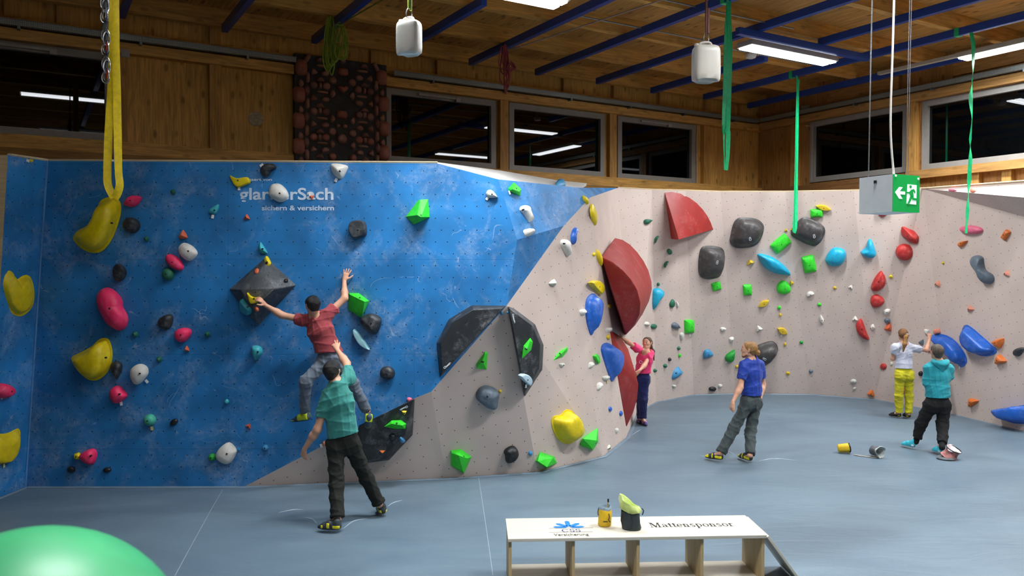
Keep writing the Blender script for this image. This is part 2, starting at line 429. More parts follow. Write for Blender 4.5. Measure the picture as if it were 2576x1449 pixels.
panels('wall_right', [[f3, f4, t1, V4]] + [[eb[i], eb[i + 1], et[i + 1], et[i]] for i in range(6)] + [[eb[6], eb[7], t8, et[6]], [et[6], t8, o1], [et[6], o1, o2]], PINKW, R(-15))
lo, up = [Btr, Bc, at(1330, 463, 11.6), Ue], [at(1100, 408, 10.95), at(1260, 429, 11.9), at(1400, 453, 13.0), at(1476, 461, 13.7)]
panels('wall_top_slab', [[lo[i], lo[i + 1], up[i + 1], up[i]] for i in range(3)], WHITEW)
panels('wall_left_end', [[At, Ab, Ab + V((-1.2, -.02, 0)), At + V((-1.2, -.02, 0))]], PLY)
def strip(name, ps, r, m, fl):
    bm = bmesh.new(); add_tube(bm, ps, r, 6, flat=(V((0, 0, 1)), fl)); return struct(obj(name, bm, m))
strip('trim_90', [At + V((0, .03, .01)), Btl + V((0, .03, .012)), Btr + V((0, .03, .012))], .035, RAIL, .5)
strip('trim_91', [p + V((0, .03, .012)) for p in et], .035, RAIL, .5)
strip('trim_92', [et[6] + V((0, .03, .012)), o2 + V((0, .03, .012))], .035, RAIL, .5)
strip('trim_93', [Btl + V((0, -.012, 0)), bl + V((.0, -.012, 0))], .016, M('corner_caulk', '4f87bd', .6, .15, 5), 1.0)
# panel joint lines of the bay are real shallow battens hidden in the folds; mat lip along the foot of the walls
VIN = M('mat_vinyl_lip', '6f8292', .42, .1, 5, bump=.3, bs=14)
strip('baseboard_left', [Ab + V((.05, 0, .0)), bl + V((.04, -.03, 0)), Bf + V((0, -.04, 0)), f0 + V((0, -.04, 0)), f1 + V((.02, -.04, 0)), f2 + V((.03, -.03, 0)), f3 + V((.04, 0, 0)), f4 + V((.05, -.02, 0))], .032, VIN, .45)
strip('baseboard_right', [p + V((0, -.04, 0)) for p in eb], .032, VIN, .45)
def hit(x, y):
    d = ray(x, y).normalized(); best = None
    for t in CLIMB:
        loc, n, i, dist = t.ray_cast(CAM, d)
        if loc is not None and (best is None or dist < best[2]): best = (loc, n if n.dot(d) < 0 else -n, dist)
    if best is None: return at(x, y, 15.5), V((0, -1, 0)), 15.5
    return best
# ---------------------------------------------------------------- floor: vinyl mat with soft dents under the people
FEET = [(830, 1325, .05), (957, 1287, .05), (1800, 1155, .035), (1885, 1158, .035), (1617, 1068, .02), (2258, 1046, .02), (2287, 1049, .02), (2297, 1122, .03), (2368, 1138, .03)]
ft = [(atz(x, y), d) for x, y, d in FEET]
def fz(x, y):
    z = .010 * noise.noise(V((x * .35, y * .35, 0))) + .004 * noise.noise(V((x * 1.3, y * .9, 3)))
    for p, d in ft:
        r2 = (x - p.x) ** 2 + (y - p.y) ** 2
        if r2 < 4: z -= d * math.exp(-r2 / .05) * .55 + d * .35 * math.exp(-r2 / .35)
    return z
bm = bmesh.new(); xs = [-26 + i * .5 for i in range(34)] + [-9 + i * .09 for i in range(230)] + [11.7 + i * .5 for i in range(16)]
ys = [-11 + i * .5 for i in range(32)] + [5 + i * .09 for i in range(160)] + [19.4 + i * .5 for i in range(18)]
def inside(x, y):
    u, v = buv(V((x, y, 0))); return True
g = [[bm.verts.new((x, y, fz(x, y) if 4.5 < y < 19.4 else 0)) for x in xs] for y in ys]
for j in range(len(ys) - 1):
    for i in range(len(xs) - 1): bm.faces.new((g[j][i], g[j][i + 1], g[j + 1][i + 1], g[j + 1][i]))
def floor_mat():
    m = bpy.data.materials.new('mat_vinyl'); t = NT(m); b = t.b; ob = t.n('TexCoord').outputs['Object']
    n1 = t.noise(t.scaled(ob, (.5, .9, 1)), 1.0, 5, .6, .8); cur = t.mix(t.ramp(n1, .3, .7), lin('576977'), lin('677a87'))
    n2 = t.noise(t.scaled(ob, (2.2, 9, 1)), 1.2, 5, .7, 1.5)
    cur = t.mix(t.m('MULTIPLY', t.ramp(n2, .62, .8), .25), cur, lin('93a3b0'))
    n3 = t.noise(t.scaled(ob, (1.1, 5, 1)), 2.0, 4, .7, 3); cur = t.mix(t.m('MULTIPLY', t.ramp(n3, .68, .74), .3), cur, lin('4a5058'))
    t.l(cur, b.inputs['Base Color']); b.inputs['Roughness'].default_value = .44; b.inputs['Specular IOR Level'].default_value = .45
    h = t.noise(t.scaled(ob, (.55, 1.6, 1)), 1.6, 4, .55, 1.2); bpn = t.n('Bump'); bpn.inputs['Strength'].default_value = .35; bpn.inputs['Distance'].default_value = .03
    t.l(h, bpn.inputs['Height']); t.l(bpn.outputs[0], b.inputs['Normal']); return m
struct(obj('floor', bm, floor_mat(), smooth=60, origin=(0, 0, 0)))
# gallery the camera stands on
struct(box('floor_gallery', (0, -1.2, 1.42), 9, 7.0, .2, wood('gallery_boards', 'a88456', 0)))

FL = bpy.data.objects['floor']
SEAM = M('mat_seam', '8d9ba7', .5, .05)
for q in (((560, 1232), (505, 1330), (440, 1448)), ((1204, 1202), (1222, 1320), (1240, 1448))):
    ps = [atz(*p_) for p_ in q]; ps = spline(ps, 14); ps = [V((p_.x, p_.y, fz(p_.x, p_.y) + .001)) for p_ in ps]
    tube('mat_seam', ps, .004, SEAM, FL, 6, flat=(V((0, 0, 1)), .4))

GLOSSV = M('mat_fold', '8fa0ae', .22, .05)  # raised folds of the same vinyl; their glint is put into the paler colour
for q in (((766, 1300), (785, 1303), (797, 1312)), ((862, 1322), (890, 1305), (925, 1297)), ((975, 1270), (990, 1262), (1012, 1257)), ((1908, 1155), (1950, 1152), (2005, 1157)), ((1828, 1133), (1838, 1137), (1846, 1142)), ((1760, 1144), (1768, 1145), (1776, 1146)), ((700, 1290), (740, 1282), (765, 1283)), ((1585, 1098), (1600, 1088), (1612, 1080))):
    ps = spline([atz(*p_) for p_ in q], 8); n_ = len(ps); ps = [V((p_.x, p_.y, fz(p_.x, p_.y) + .001)) for p_ in ps]
    tube('mat_fold', ps, [.0015 + .009 * math.sin(math.pi * i / (n_ - 1)) for i in range(n_)], GLOSSV, FL, 8, flat=(V((0, 0, 1)), .6))
# ================================================================ volumes and holds
BOLT = M('bolt_steel', '3a3b3d', .4, 0, metal=.7)
def HM(c):
    """resin / fibreglass colours"""
    D = dict(Y=('e3c900', .45), P=('ff3068', .55), K=('25292e', .5), G=('1d6b50', .55), g=('35d92c', .5), W=('e4e0d6', .55), T=('3fb2bd', .5), t=('9fd6dd', .5), C=('16a9d0', .42),
             R=('bb2a26', .5), O=('d9643f', .55), o=('d9702a', .5), B=('1c5fc0', .36), S=('5d6b78', .5), M=('43b093', .55), b=('3f93c4', .5), D=('454140', .45), r=('e07a8e', .55),
             w=('cfd0c4', .6), k=('101316', .45), q=('dd8a70', .55), V=('33383d', .55), e=('1f9c38', .5), L=('b9d2e0', .5), y=('d8b622', .5), F=('e06a86', .5))[c]
    return M('resin_' + D[0], D[0], D[1], .1, 14, bump=.12, bs=160, chalk=.35 if c in 'KVDSBRP' else .12, cs=7)
def outl(kind, n=28):
    o = []
    for i in range(n):
        t = 2 * math.pi * i / n; c, s = math.cos(t), math.sin(t)
        if kind == 'oval': p = (c, s)
        elif kind == 'egg': p = (c, s * (1 - .28 * c))
        elif kind == 'leaf':
            x = math.cos(t); p = (x, (1 if s > 0 else -1) * (1 - x * x) * .95)
        elif kind == 'drop': p = (c, s * abs(math.sin(t / 2)) ** 1.3 * 1.25)
        elif kind in ('tri', 'quad', 'pent'):
            k = {'tri': 3, 'quad': 4, 'pent': 5}[kind]; a = math.pi / k
            r = (math.cos(a) / math.cos((t % (2 * a)) - a)) ** (.72 if k == 3 else .85)
            if k == 4: t += math.pi / 4; r *= 1.28
            if k == 3: r *= 1.12; t += math.pi / 2
            p = (r * math.cos(t), r * math.sin(t))
        elif kind == 'sq': p = (math.copysign(abs(c) ** .62, c), math.copysign(abs(s) ** .62, s))
        elif kind == 'half': p = (c, s if s > 0 else s * .12); p = (p[0], p[1] * 1.6 - .8)
        elif kind == 'crescent':
            p = (c, s) if s > 0 else (c * .97, -s * .35); p = (p[0], p[1] * 1.5 - .75)
        elif kind == 'bone':
            p = (c, s * (.55 + .45 * c * c))
        elif kind == 'rock': 
            r = 1 + .2 * math.sin(2 * t + 1) + .1 * math.sin(3 * t + .4) + .06 * math.sin(5 * t); p = (r * c, r * s)
        o.append(p)
    return o
PROF = {'dome': [(1, 0), (.99, .18), (.95, .38), (.86, .6), (.7, .8), (.5, .92), (.25, .98)],
        'plat': [(1, 0), (1, .45), (.95, .8), (.86, .96), (.6, 1.0), (.3, 1.0)],
        'cone': [(1, 0), (.97, .15), (.8, .4), (.55, .7), (.3, .93), (.12, 1.0)],
        'pad': [(1, 0), (1.0, .12), (.93, .2), (.86, .25), (.8, .45), (.68, .75), (.5, .93), (.25, 1.0)],
        'flange': [(1, 0), (1, .05), (.95, .07), (.9, .08), (.86, .2), (.78, .6), (.66, .86), (.48, .97), (.25, 1.0)]}
def hold_mesh(name, px, depth, prof, mat, apex=(0, 0), rough=0., P=None, n=None, parent=None, base=-.012):
    """resin hold: outline given in the photo's pixels, dropped on the wall plane, raised by a profile"""
    cx = sum(p[0] for p in px) / len(px); cy = sum(p[1] for p in px) / len(px)
    if P is None: P, n, _ = hit(cx, cy)
    c = onpl(cx, cy, P, n); O = [onpl(x, y, P, n) for x, y in px]
    ax = onpl(cx + apex[0], cy + apex[1], P, n) - c
    bm = bmesh.new(); rings = []; sd = random.random() * 50
    for s, h in [(1, base / depth)] + PROF[prof]:
        hh = max(h, 0)
        rings.append([bm.verts.new(c + (o - c) * s + ax * hh + n * (h * depth)) for o in O])
    N = len(O)
    for A, B in zip(rings, rings[1:]):
        for k in range(N): bm.faces.new((A[k], A[(k + 1) % N], B[(k + 1) % N], B[k]))
    bm.faces.new(rings[-1])
    if rough:
        sz = (O[0] - c).length
        for r_ in rings[2:]:
            for v in r_:
                d = noise.noise(v.co * (1.4 / sz) + V((sd, sd, sd))) + .5 * noise.noise(v.co * (3.2 / sz) + V((sd, 0, sd)))
                v.co += (n * .8 + (v.co - c).normalized() * .5) * d * rough * sz
    bmesh.ops.recalc_face_normals(bm, faces=bm.faces)
    o = obj(name, bm, mat, parent, smooth=42)
    return o, c + ax + n * depth, n, P
def add_bolt(par, p, n, r=.011):
    r *= .68
    bm = bmesh.new(); lathe(bm, [(r * 1.3, -.03), (r * 1.3, .002), (r, .004), (r * .55, .004), (r * .5, -.003), (0, -.003)], p, n, 10)
    return obj('bolt', bm, BOLT, par, smooth=40)
def add_tag(par, x, y, P, n, ang=0., col='f2f0ea', w=.034, h=.05):
    c = onpl(x, y, P, n) + n * .012
    hx = V((0, 0, 1)).cross(n).normalized(); hy = n.cross(hx)
    if hy.z < 0: hy = -hy
    rot = Matrix((hx, hy, hx.cross(hy))).transposed() @ Matrix.Rotation(R(ang), 3, 'Z')
    o = box('route_tag', c, w, h, .003, M('tag_' + col, col, .5, .03), par, rot); return o
CAT = 'climbing hold'
def rotpx(kind, x, y, w, h, rot, n=28):
    c, s = math.cos(R(rot)), math.sin(R(rot))
    return [(x + a * w / 2 * c - b * h / 2 * s, y - (a * w / 2 * s + b * h / 2 * c)) for a, b in outl(kind, n)]
def hull_obj(name, base, tops, mat, parent=None, smooth=24, sink=.02):
    """faceted body: base vertices lie on the wall as seen, tops stand off it (h: metres towards the room)"""
    vs = []
    for x, y in base:
        P, n, _ = hit(x, y); vs += [P - n * sink, P + n * .004]
    for q in tops:
        if len(q) == 4: vs.append(at(q[0], q[1], q[3]))
        else:
            P, n, _ = hit(q[0], q[1]); vs.append(onpl(q[0], q[1], P + n * q[2], n))
    bm = bmesh.new(); bv = [bm.verts.new(v) for v in vs]
    r = bmesh.ops.convex_hull(bm, input=bv)
    bmesh.ops.delete(bm, geom=[v for v in bm.verts if not v.link_faces], context='VERTS')
    bmesh.ops.dissolve_limit(bm, angle_limit=R(3), verts=bm.verts, edges=bm.edges)
    bmesh.ops.recalc_face_normals(bm, faces=bm.faces)
    t = BVHTree.FromBMesh(bm)
    o = obj(name, bm, mat, parent, smooth=smooth, uv=(0.3,))
    return o, t
VOLB = M('volume_black', '24282c', .6, .2, 5, bump=.1, bs=120, chalk=.55, cs=3.5, dots=.2, dcol='000000')
VOLG = M('volume_grey', '43474a', .55, .25, 4, bump=.1, bs=120, chalk=.5, cs=4, dots=.16, dcol='000000')
VOLR = M('volume_red', '98201a', .5, .12, 3, bump=.08, bs=120, chalk=.22, cs=3, dots=.3, dcol='3a0606')
def volume(label, base, tops, mat, smooth=24, bevel=.012, group=None):
    o, t = hull_obj('climbing_volume', base, tops, mat, None, smooth)
    if bevel:
        b = o.modifiers.new('edge', 'BEVEL'); b.width = bevel; b.segments = 2; b.limit_method = 'ANGLE'; b.angle_limit = R(30)
    CLIMB.append(t); return tag(o, label, 'climbing volume', group)
VD = volume('grey chalky pyramid volume with yellow and turquoise holds, left of climber',
       [(577, 728), (668, 648), (745, 717), (649, 821)], [(604, 730, .3), (690, 727, .3), (637, 776, .27), (668, 664, .1), (660, 700, .24)], VOLG)
VL = volume('big black chalked half-disc volume on the edge of the blue wall', [(1273, 769), (1187, 768), (1129, 803), (1098, 862), (1106, 950)],
       [(1266, 775, .2), (1192, 778, .22), (1136, 812, .22), (1107, 865, .22), (1112, 938, .2)], VOLB)
VR = volume('tall black half-disc volume with chalk on the birch wall right of fold', [(1279, 771), (1296, 778), (1346, 816), (1367, 868), (1364, 930), (1321, 996)],
       [(1283, 778, .14), (1340, 820, .16), (1359, 869, .16), (1356, 927, .16), (1320, 986, .14)], VOLB)
VB = volume('black faceted volume near the floor behind the spotter', [(904, 1073), (1043, 1006), (1038, 1094), (979, 1157), (915, 1166), (893, 1120)],
       [(1041, 1004, .24), (1019, 1094, .27), (970, 1142, .27), (915, 1152, .26), (903, 1070, .24)], VOLB)
# lettering painted on the two black volumes and mats
WPAINT = M('white_paint', 'dfe6ea', .5, 0)
R1 = volume('red quarter-disc volume high at the top edge of the bay wall', [(1672, 485), (1690, 483), (1712, 487), (1735, 498), (1753, 511), (1768, 527), (1780, 544), (1788, 560), (1794, 577), (1689, 601)],
            [(1707, 603, .5), (1704, 590, .47)], VOLR, 28)
arc = [(1547, 598), (1567, 604), (1585, 616), (1603, 634), (1619, 656), (1631, 680), (1639, 708), (1640, 728), (1633, 757), (1617, 789), (1598, 818)]
dA = lambda y: V4.y + (f3.y - V4.y) * (y - 497) / (1101 - 497)
R2 = volume('large red shell-shaped volume in the middle of the corner', [(1513, 648), (1526, 690), (1540, 740), (1556, 790), (1573, 842)] + arc[:0],
            [(1513, 646, 0, dA(646) + .06), (1547, 598, 0, 14.2), (1566, 603, 0, 14.5), (1585, 615, 0, 14.7), (1603, 634, 0, 14.85), (1619, 656, 0, 14.95), (1631, 680, 0, 15.0), (1639, 708, 0, 15.05), (1640, 728, 0, 15.1),
             (1633, 757, 0, 15.0), (1617, 789, 0, 14.9), (1598, 818, 0, 14.6), (1541, 659, 0, dA(659) - .02), (1566, 678, 0, dA(678) - .1), (1588, 703, 0, dA(703) - .18), (1603, 730, 0, dA(730) - .22), (1611, 762, 0, dA(762) - .2), (1609, 790, 0, dA(790) - .12), (1596, 818, 0, dA(818) - .02), (1575, 842, 0, dA(842) + .06)], VOLR, 20)
R3 = volume('tall red sail-shaped volume standing on the mat beside woman in pink', [(1534, 832), (1545, 900), (1556, 960), (1566, 1020), (1575, 1073)],
            [(1532, 826, 0, dA(826) + .05), (1543, 829, 0, 13.9), (1563, 850, 0, 14.2), (1580, 878, 0, 14.4), (1538, 846, 0, 13.4), (1555, 864, 0, 13.5), (1572, 888, 0, 13.6), (1588, 914, 0, 13.7), (1600, 943, 0, 13.8), (1606, 968, 0, 13.85),
             (1603, 1003, 0, 13.9), (1594, 1035, 0, 13.95), (1577, 1072, 0, 13.98)], VOLR, 20)
# ---------------------------------------------------------------- traced big holds (macros)
def traced(label, px, depth, prof, c, apex=(0, 0), rough=0., bolts=(), cat=CAT, name='climbing_hold', tg=None, group=None, nsp=5):
    P, n, _ = hit(sum(p[0] for p in px) / len(px), sum(p[1] for p in px) / len(px))
    pts = [(q.x, q.y) for q in spline([(x, y, 0) for x, y in px], nsp, True)]
    o, tp, n, P = hold_mesh(name, pts, depth, prof, HM(c), apex, rough, P, n)
    tag(o, label, cat, group)
    for b in bolts:
        f = onpl(b[0], b[1], P + n * (depth * b[2]), n); add_bolt(o, f, n, .013)
    if tg: add_tag(o, tg[0], tg[1], P, n, tg[2], tg[3] if len(tg) > 3 else 'f2f0ea')
    return o
traced('big yellow bean-shaped hold below the hanging yellow sling', [(268, 497), (290, 495), (303, 510), (305, 532), (298, 562), (283, 600), (262, 628), (240, 636), (215, 630), (193, 613), (185, 598), (196, 580), (222, 565), (243, 530), (252, 507)], .26, 'flange', 'Y', (8, 10), bolts=((280, 561, .93),))
traced('yellow heart-notched hold on the left return wall', [(20, 679), (32, 686), (42, 702), (56, 694), (70, 692), (80, 704), (86, 735), (82, 768), (62, 791), (40, 794), (20, 776), (5, 735), (1, 710), (8, 686)], .09, 'flange', 'Y', (-2, 10))
traced('yellow crescent hold at the bottom of the left return wall', [(-25, 1082), (0, 1091), (22, 1088), (46, 1078), (51, 1100), (43, 1135), (25, 1160), (5, 1167), (-25, 1166), (-40, 1120)], .09, 'flange', 'Y', (0, 12), tg=(8, 1171, 5, 'efe9a0'))
traced('yellow shield-shaped hold beside the dark egg-shaped hold at lower left', [(262, 850), (275, 856), (283, 885), (280, 915), (268, 940), (245, 956), (222, 954), (200, 935), (182, 908), (184, 896), (210, 883), (232, 870), (248, 855)], .22, 'flange', 'Y', (2, 6), bolts=((265, 900, .9),))
traced('big pink kidney-shaped hold with dents, left blue wall', [(268, 723), (283, 727), (300, 742), (309, 758), (310, 772), (320, 790), (323, 805), (318, 822), (305, 831), (290, 828), (270, 812), (256, 785), (248, 760), (248, 742), (256, 729)], .2, 'dome', 'P', (3, -2), .03, bolts=((275, 776, .98),))
traced('yellow bird-shaped hold beside the painted sponsor lettering', [(579, 442), (588, 446), (600, 449), (622, 446), (629, 452), (630, 460), (622, 464), (604, 471), (594, 469), (586, 458)], .05, 'plat', 'Y', bolts=((598, 454, 1.0),), tg=(602, 474, 0), nsp=3)
traced('blue fin-shaped hold standing upright on the birch wall near arris', [(1487, 739), (1498, 744), (1502, 758), (1500, 785), (1495, 815), (1488, 841), (1483, 838), (1475, 810), (1472, 778), (1475, 752)], .16, 'pad', 'B', (2, -4))
traced('blue teardrop hold in front of the tall red sail volume', [(1520, 863), (1530, 864), (1545, 874), (1554, 890), (1555, 915), (1549, 940), (1540, 957), (1535, 955), (1523, 922), (1512, 885), (1513, 870)], .16, 'pad', 'B', (4, 0))
traced('yellow scoop hold with deep bowl low on birch wall', [(1422, 1031), (1437, 1033), (1450, 1050), (1458, 1078), (1455, 1098), (1440, 1113), (1424, 1117), (1405, 1107), (1392, 1085), (1386, 1060), (1393, 1047), (1410, 1043)], .2, 'flange', 'Y', (2, -4))
traced('dark grey rounded pad high on bay wall, right of the red quarter disc', [(1858, 548), (1880, 547), (1905, 552), (1919, 565), (1920, 580), (1912, 603), (1898, 618), (1870, 624), (1848, 622), (1836, 608), (1838, 590), (1845, 562)], .24, 'pad', 'D', (2, -6), bolts=())
traced('dark grey rounded pad below left, in the middle of three pads', [(1765, 622), (1785, 618), (1810, 622), (1821, 634), (1820, 660), (1815, 685), (1805, 698), (1780, 702), (1764, 697), (1757, 680), (1758, 645)], .24, 'pad', 'D', (2, -6))
traced('dark grey rounded pad behind the end of thin green sling', [(2027, 546), (2045, 552), (2068, 566), (2075, 580), (2068, 602), (2055, 616), (2040, 618), (2012, 606), (1992, 593), (1990, 580), (2002, 562), (2015, 549)], .24, 'pad', 'D', (2, -4))
traced('long dark grey pad behind the head of man in blue shirt', [(1900, 872), (1925, 861), (1942, 858), (1953, 865), (1956, 880), (1948, 895), (1926, 918), (1905, 915), (1890, 893)], .3, 'pad', 'D', (2, -2))
traced('big blue half-moon hold over the head of person in teal', [(2338, 838), (2360, 839), (2385, 845), (2408, 862), (2425, 885), (2433, 905), (2428, 918), (2418, 923), (2400, 905), (2372, 878), (2352, 858)], .22, 'flange', 'B', (6, 0), tg=(2415, 925, 0, 'cfd8ea'))
traced('big blue half-moon hold, upper right of its pair', [(2430, 817), (2445, 824), (2470, 845), (2498, 870), (2508, 882), (2500, 892), (2478, 896), (2455, 890), (2432, 873), (2420, 850), (2421, 830)], .2, 'flange', 'B', (0, 3))
traced('blue scoop hold low at the right edge of the picture', [(2511, 1030), (2545, 1026), (2590, 1020), (2592, 1060), (2565, 1066), (2535, 1060), (2516, 1046)], .3, 'flange', 'B', (0, -6))
traced('grey bone-shaped hold with chalked middle high on right wall', [(2450, 645), (2462, 642), (2474, 648), (2476, 662), (2482, 680), (2497, 690), (2502, 702), (2496, 713), (2482, 714), (2473, 705), (2466, 688), (2452, 668), (2446, 655)], .15, 'dome', 'S', (0, 0))
traced('cyan curled hold tucked under the large red shell volume', [(1640, 728), (1655, 725), (1667, 733), (1666, 745), (1655, 758), (1646, 775), (1638, 780), (1632, 765), (1634, 745)], .16, 'dome', 'C', (2, -3))
traced('long cyan lens-shaped hold in the middle of the bay wall', [(1905, 639), (1920, 639), (1945, 648), (1972, 668), (1988, 691), (1970, 691), (1945, 686), (1922, 672), (1908, 650)], .22, 'dome', 'C', (3, -4))
traced('light blue long blade hold right of the climber', [(891, 828), (896, 830), (912, 848), (925, 868), (931, 879), (922, 876), (908, 866), (897, 850), (891, 836)], .07, 'plat', 't', (-2, 1))
traced('bright cyan bell-shaped hold right of the cyan half-round hold', [(2187, 601), (2193, 605), (2199, 620), (2203, 638), (2195, 647), (2180, 646), (2167, 638), (2166, 632), (2178, 622), (2182, 608)], .16, 'dome', 'C', (2, 4))
traced('cyan half-round hold at the top of the bay wall middle', [(2095, 624), (2110, 623), (2125, 630), (2125, 650), (2115, 665), (2100, 670), (2085, 667), (2076, 655), (2082, 638)], .18, 'dome', 'C', (2, -3))
traced('faceted red block hold near the exit sign', [(2269, 570), (2285, 575), (2315, 588), (2313, 600), (2310, 617), (2290, 608), (2268, 592)], .2, 'cone', 'R', (4, 4), bolts=((2284, 594, .7),), nsp=2)
traced('white long-necked hold above the small white hold on prow', [(1309, 520), (1318, 517), (1326, 521), (1328, 532), (1333, 545), (1337, 556), (1330, 559), (1324, 550), (1314, 537), (1307, 529)], .09, 'dome', 'W', bolts=((1318, 527, 1.0),), nsp=3)
traced('white long-necked hold beside blue sliver hold, upper birch wall', [(1411, 604), (1420, 602), (1427, 608), (1427, 622), (1431, 640), (1424, 643), (1414, 625), (1409, 613)], .1, 'dome', 'W', bolts=((1421, 613, 1.0),), nsp=3)
# ---------------------------------------------------------------- faceted green holds (hull)
def facet(label, base, tops, c, bolt=None, name='climbing_hold', tg=None):
    o, t = hull_obj(name, base, tops, HM(c), None, 20, .01); tag(o, label, CAT)
    if bolt:
        d = ray(*bolt).normalized(); loc, n, i, k = t.ray_cast(CAM, d)
        if loc is not None: add_bolt(o, loc, n if n.dot(d) < 0 else -n, .013)
    if tg: P, n, _ = hit(*tg[:2]); add_tag(o, tg[0], tg[1], P, n, tg[2])
    return o
facet('large green faceted hold high on the blue wall', [(1021, 545), (1053, 503), (1077, 501), (1081, 546), (1041, 565)], [(1059, 546, .2), (1057, 503, .06), (1050, 541, .18)], 'g', (1059, 541))
facet('large green faceted hold beside the climber\'s raised arm', [(877, 737), (902, 737), (929, 757), (909, 800), (876, 779)], [(880, 741, .08), (917, 759, .2), (912, 789, .12), (900, 740, .1)], 'g', (905, 749))
facet('green faceted hold near the top of the sloping blue wall', [(1278, 474), (1292, 459), (1311, 476), (1308, 493), (1280, 480)], [(1290, 476, .08), (1306, 482, .06), (1292, 466, .05)], 'g', (1299, 474), tg=(1280, 485, 15))
facet('green wedge hold right of the black half disc, on birch', [(1197, 917), (1220, 884), (1227, 887), (1224, 929), (1200, 927)], [(1213, 909, .1), (1219, 893, .06), (1202, 921, .05)], 'g', (1212, 910))
facet('green spindle hold on the tall black half-disc volume', [(1313, 902), (1317, 870), (1334, 850), (1340, 860), (1336, 880)], [(1326, 878, .07), (1333, 858, .05), (1320, 890, .05)], 'g', (1326, 879))
facet('green spindle hold on birch, right of black half disc', [(1392, 906), (1406, 885), (1427, 873), (1428, 882), (1415, 898)], [(1411, 891, .07), (1422, 880, .05), (1402, 898, .04)], 'g', (1411, 892))
facet('small green curved hold left of the blue teardrop', [(1491, 895), (1500, 890), (1508, 897), (1510, 912), (1505, 916), (1498, 908)], [(1500, 897, .06), (1506, 909, .05)], 'g')
facet('green faceted hold at the foot of birch wall, left one', [(1134, 1133), (1160, 1130), (1186, 1149), (1167, 1191), (1134, 1171)], [(1154, 1146, .16), (1176, 1153, .12), (1136, 1140, .05), (1164, 1183, .1)], 'g', (1167, 1148))
facet('green faceted hold touching the mat at birch wall foot', [(1347, 1160), (1359, 1137), (1394, 1148), (1401, 1164), (1374, 1179)], [(1353, 1160, .1), (1391, 1152, .1), (1376, 1175, .14)], 'g', (1379, 1175))
facet('green peaked hold below and right of the yellow scoop', [(1460, 1121), (1466, 1103), (1503, 1077), (1505, 1111), (1491, 1133)], [(1467, 1104, .1), (1500, 1108, .12), (1490, 1128, .1), (1502, 1085, .03)], 'g', (1499, 1115))
facet('green faceted bar hold on the black volume near the floor', [(967, 1073), (985, 1058), (1010, 1057), (1022, 1066), (1019, 1079), (990, 1078)], [(985, 1066, .09), (1011, 1070, .09), (1002, 1060, .07)], 'g', (998, 1065))
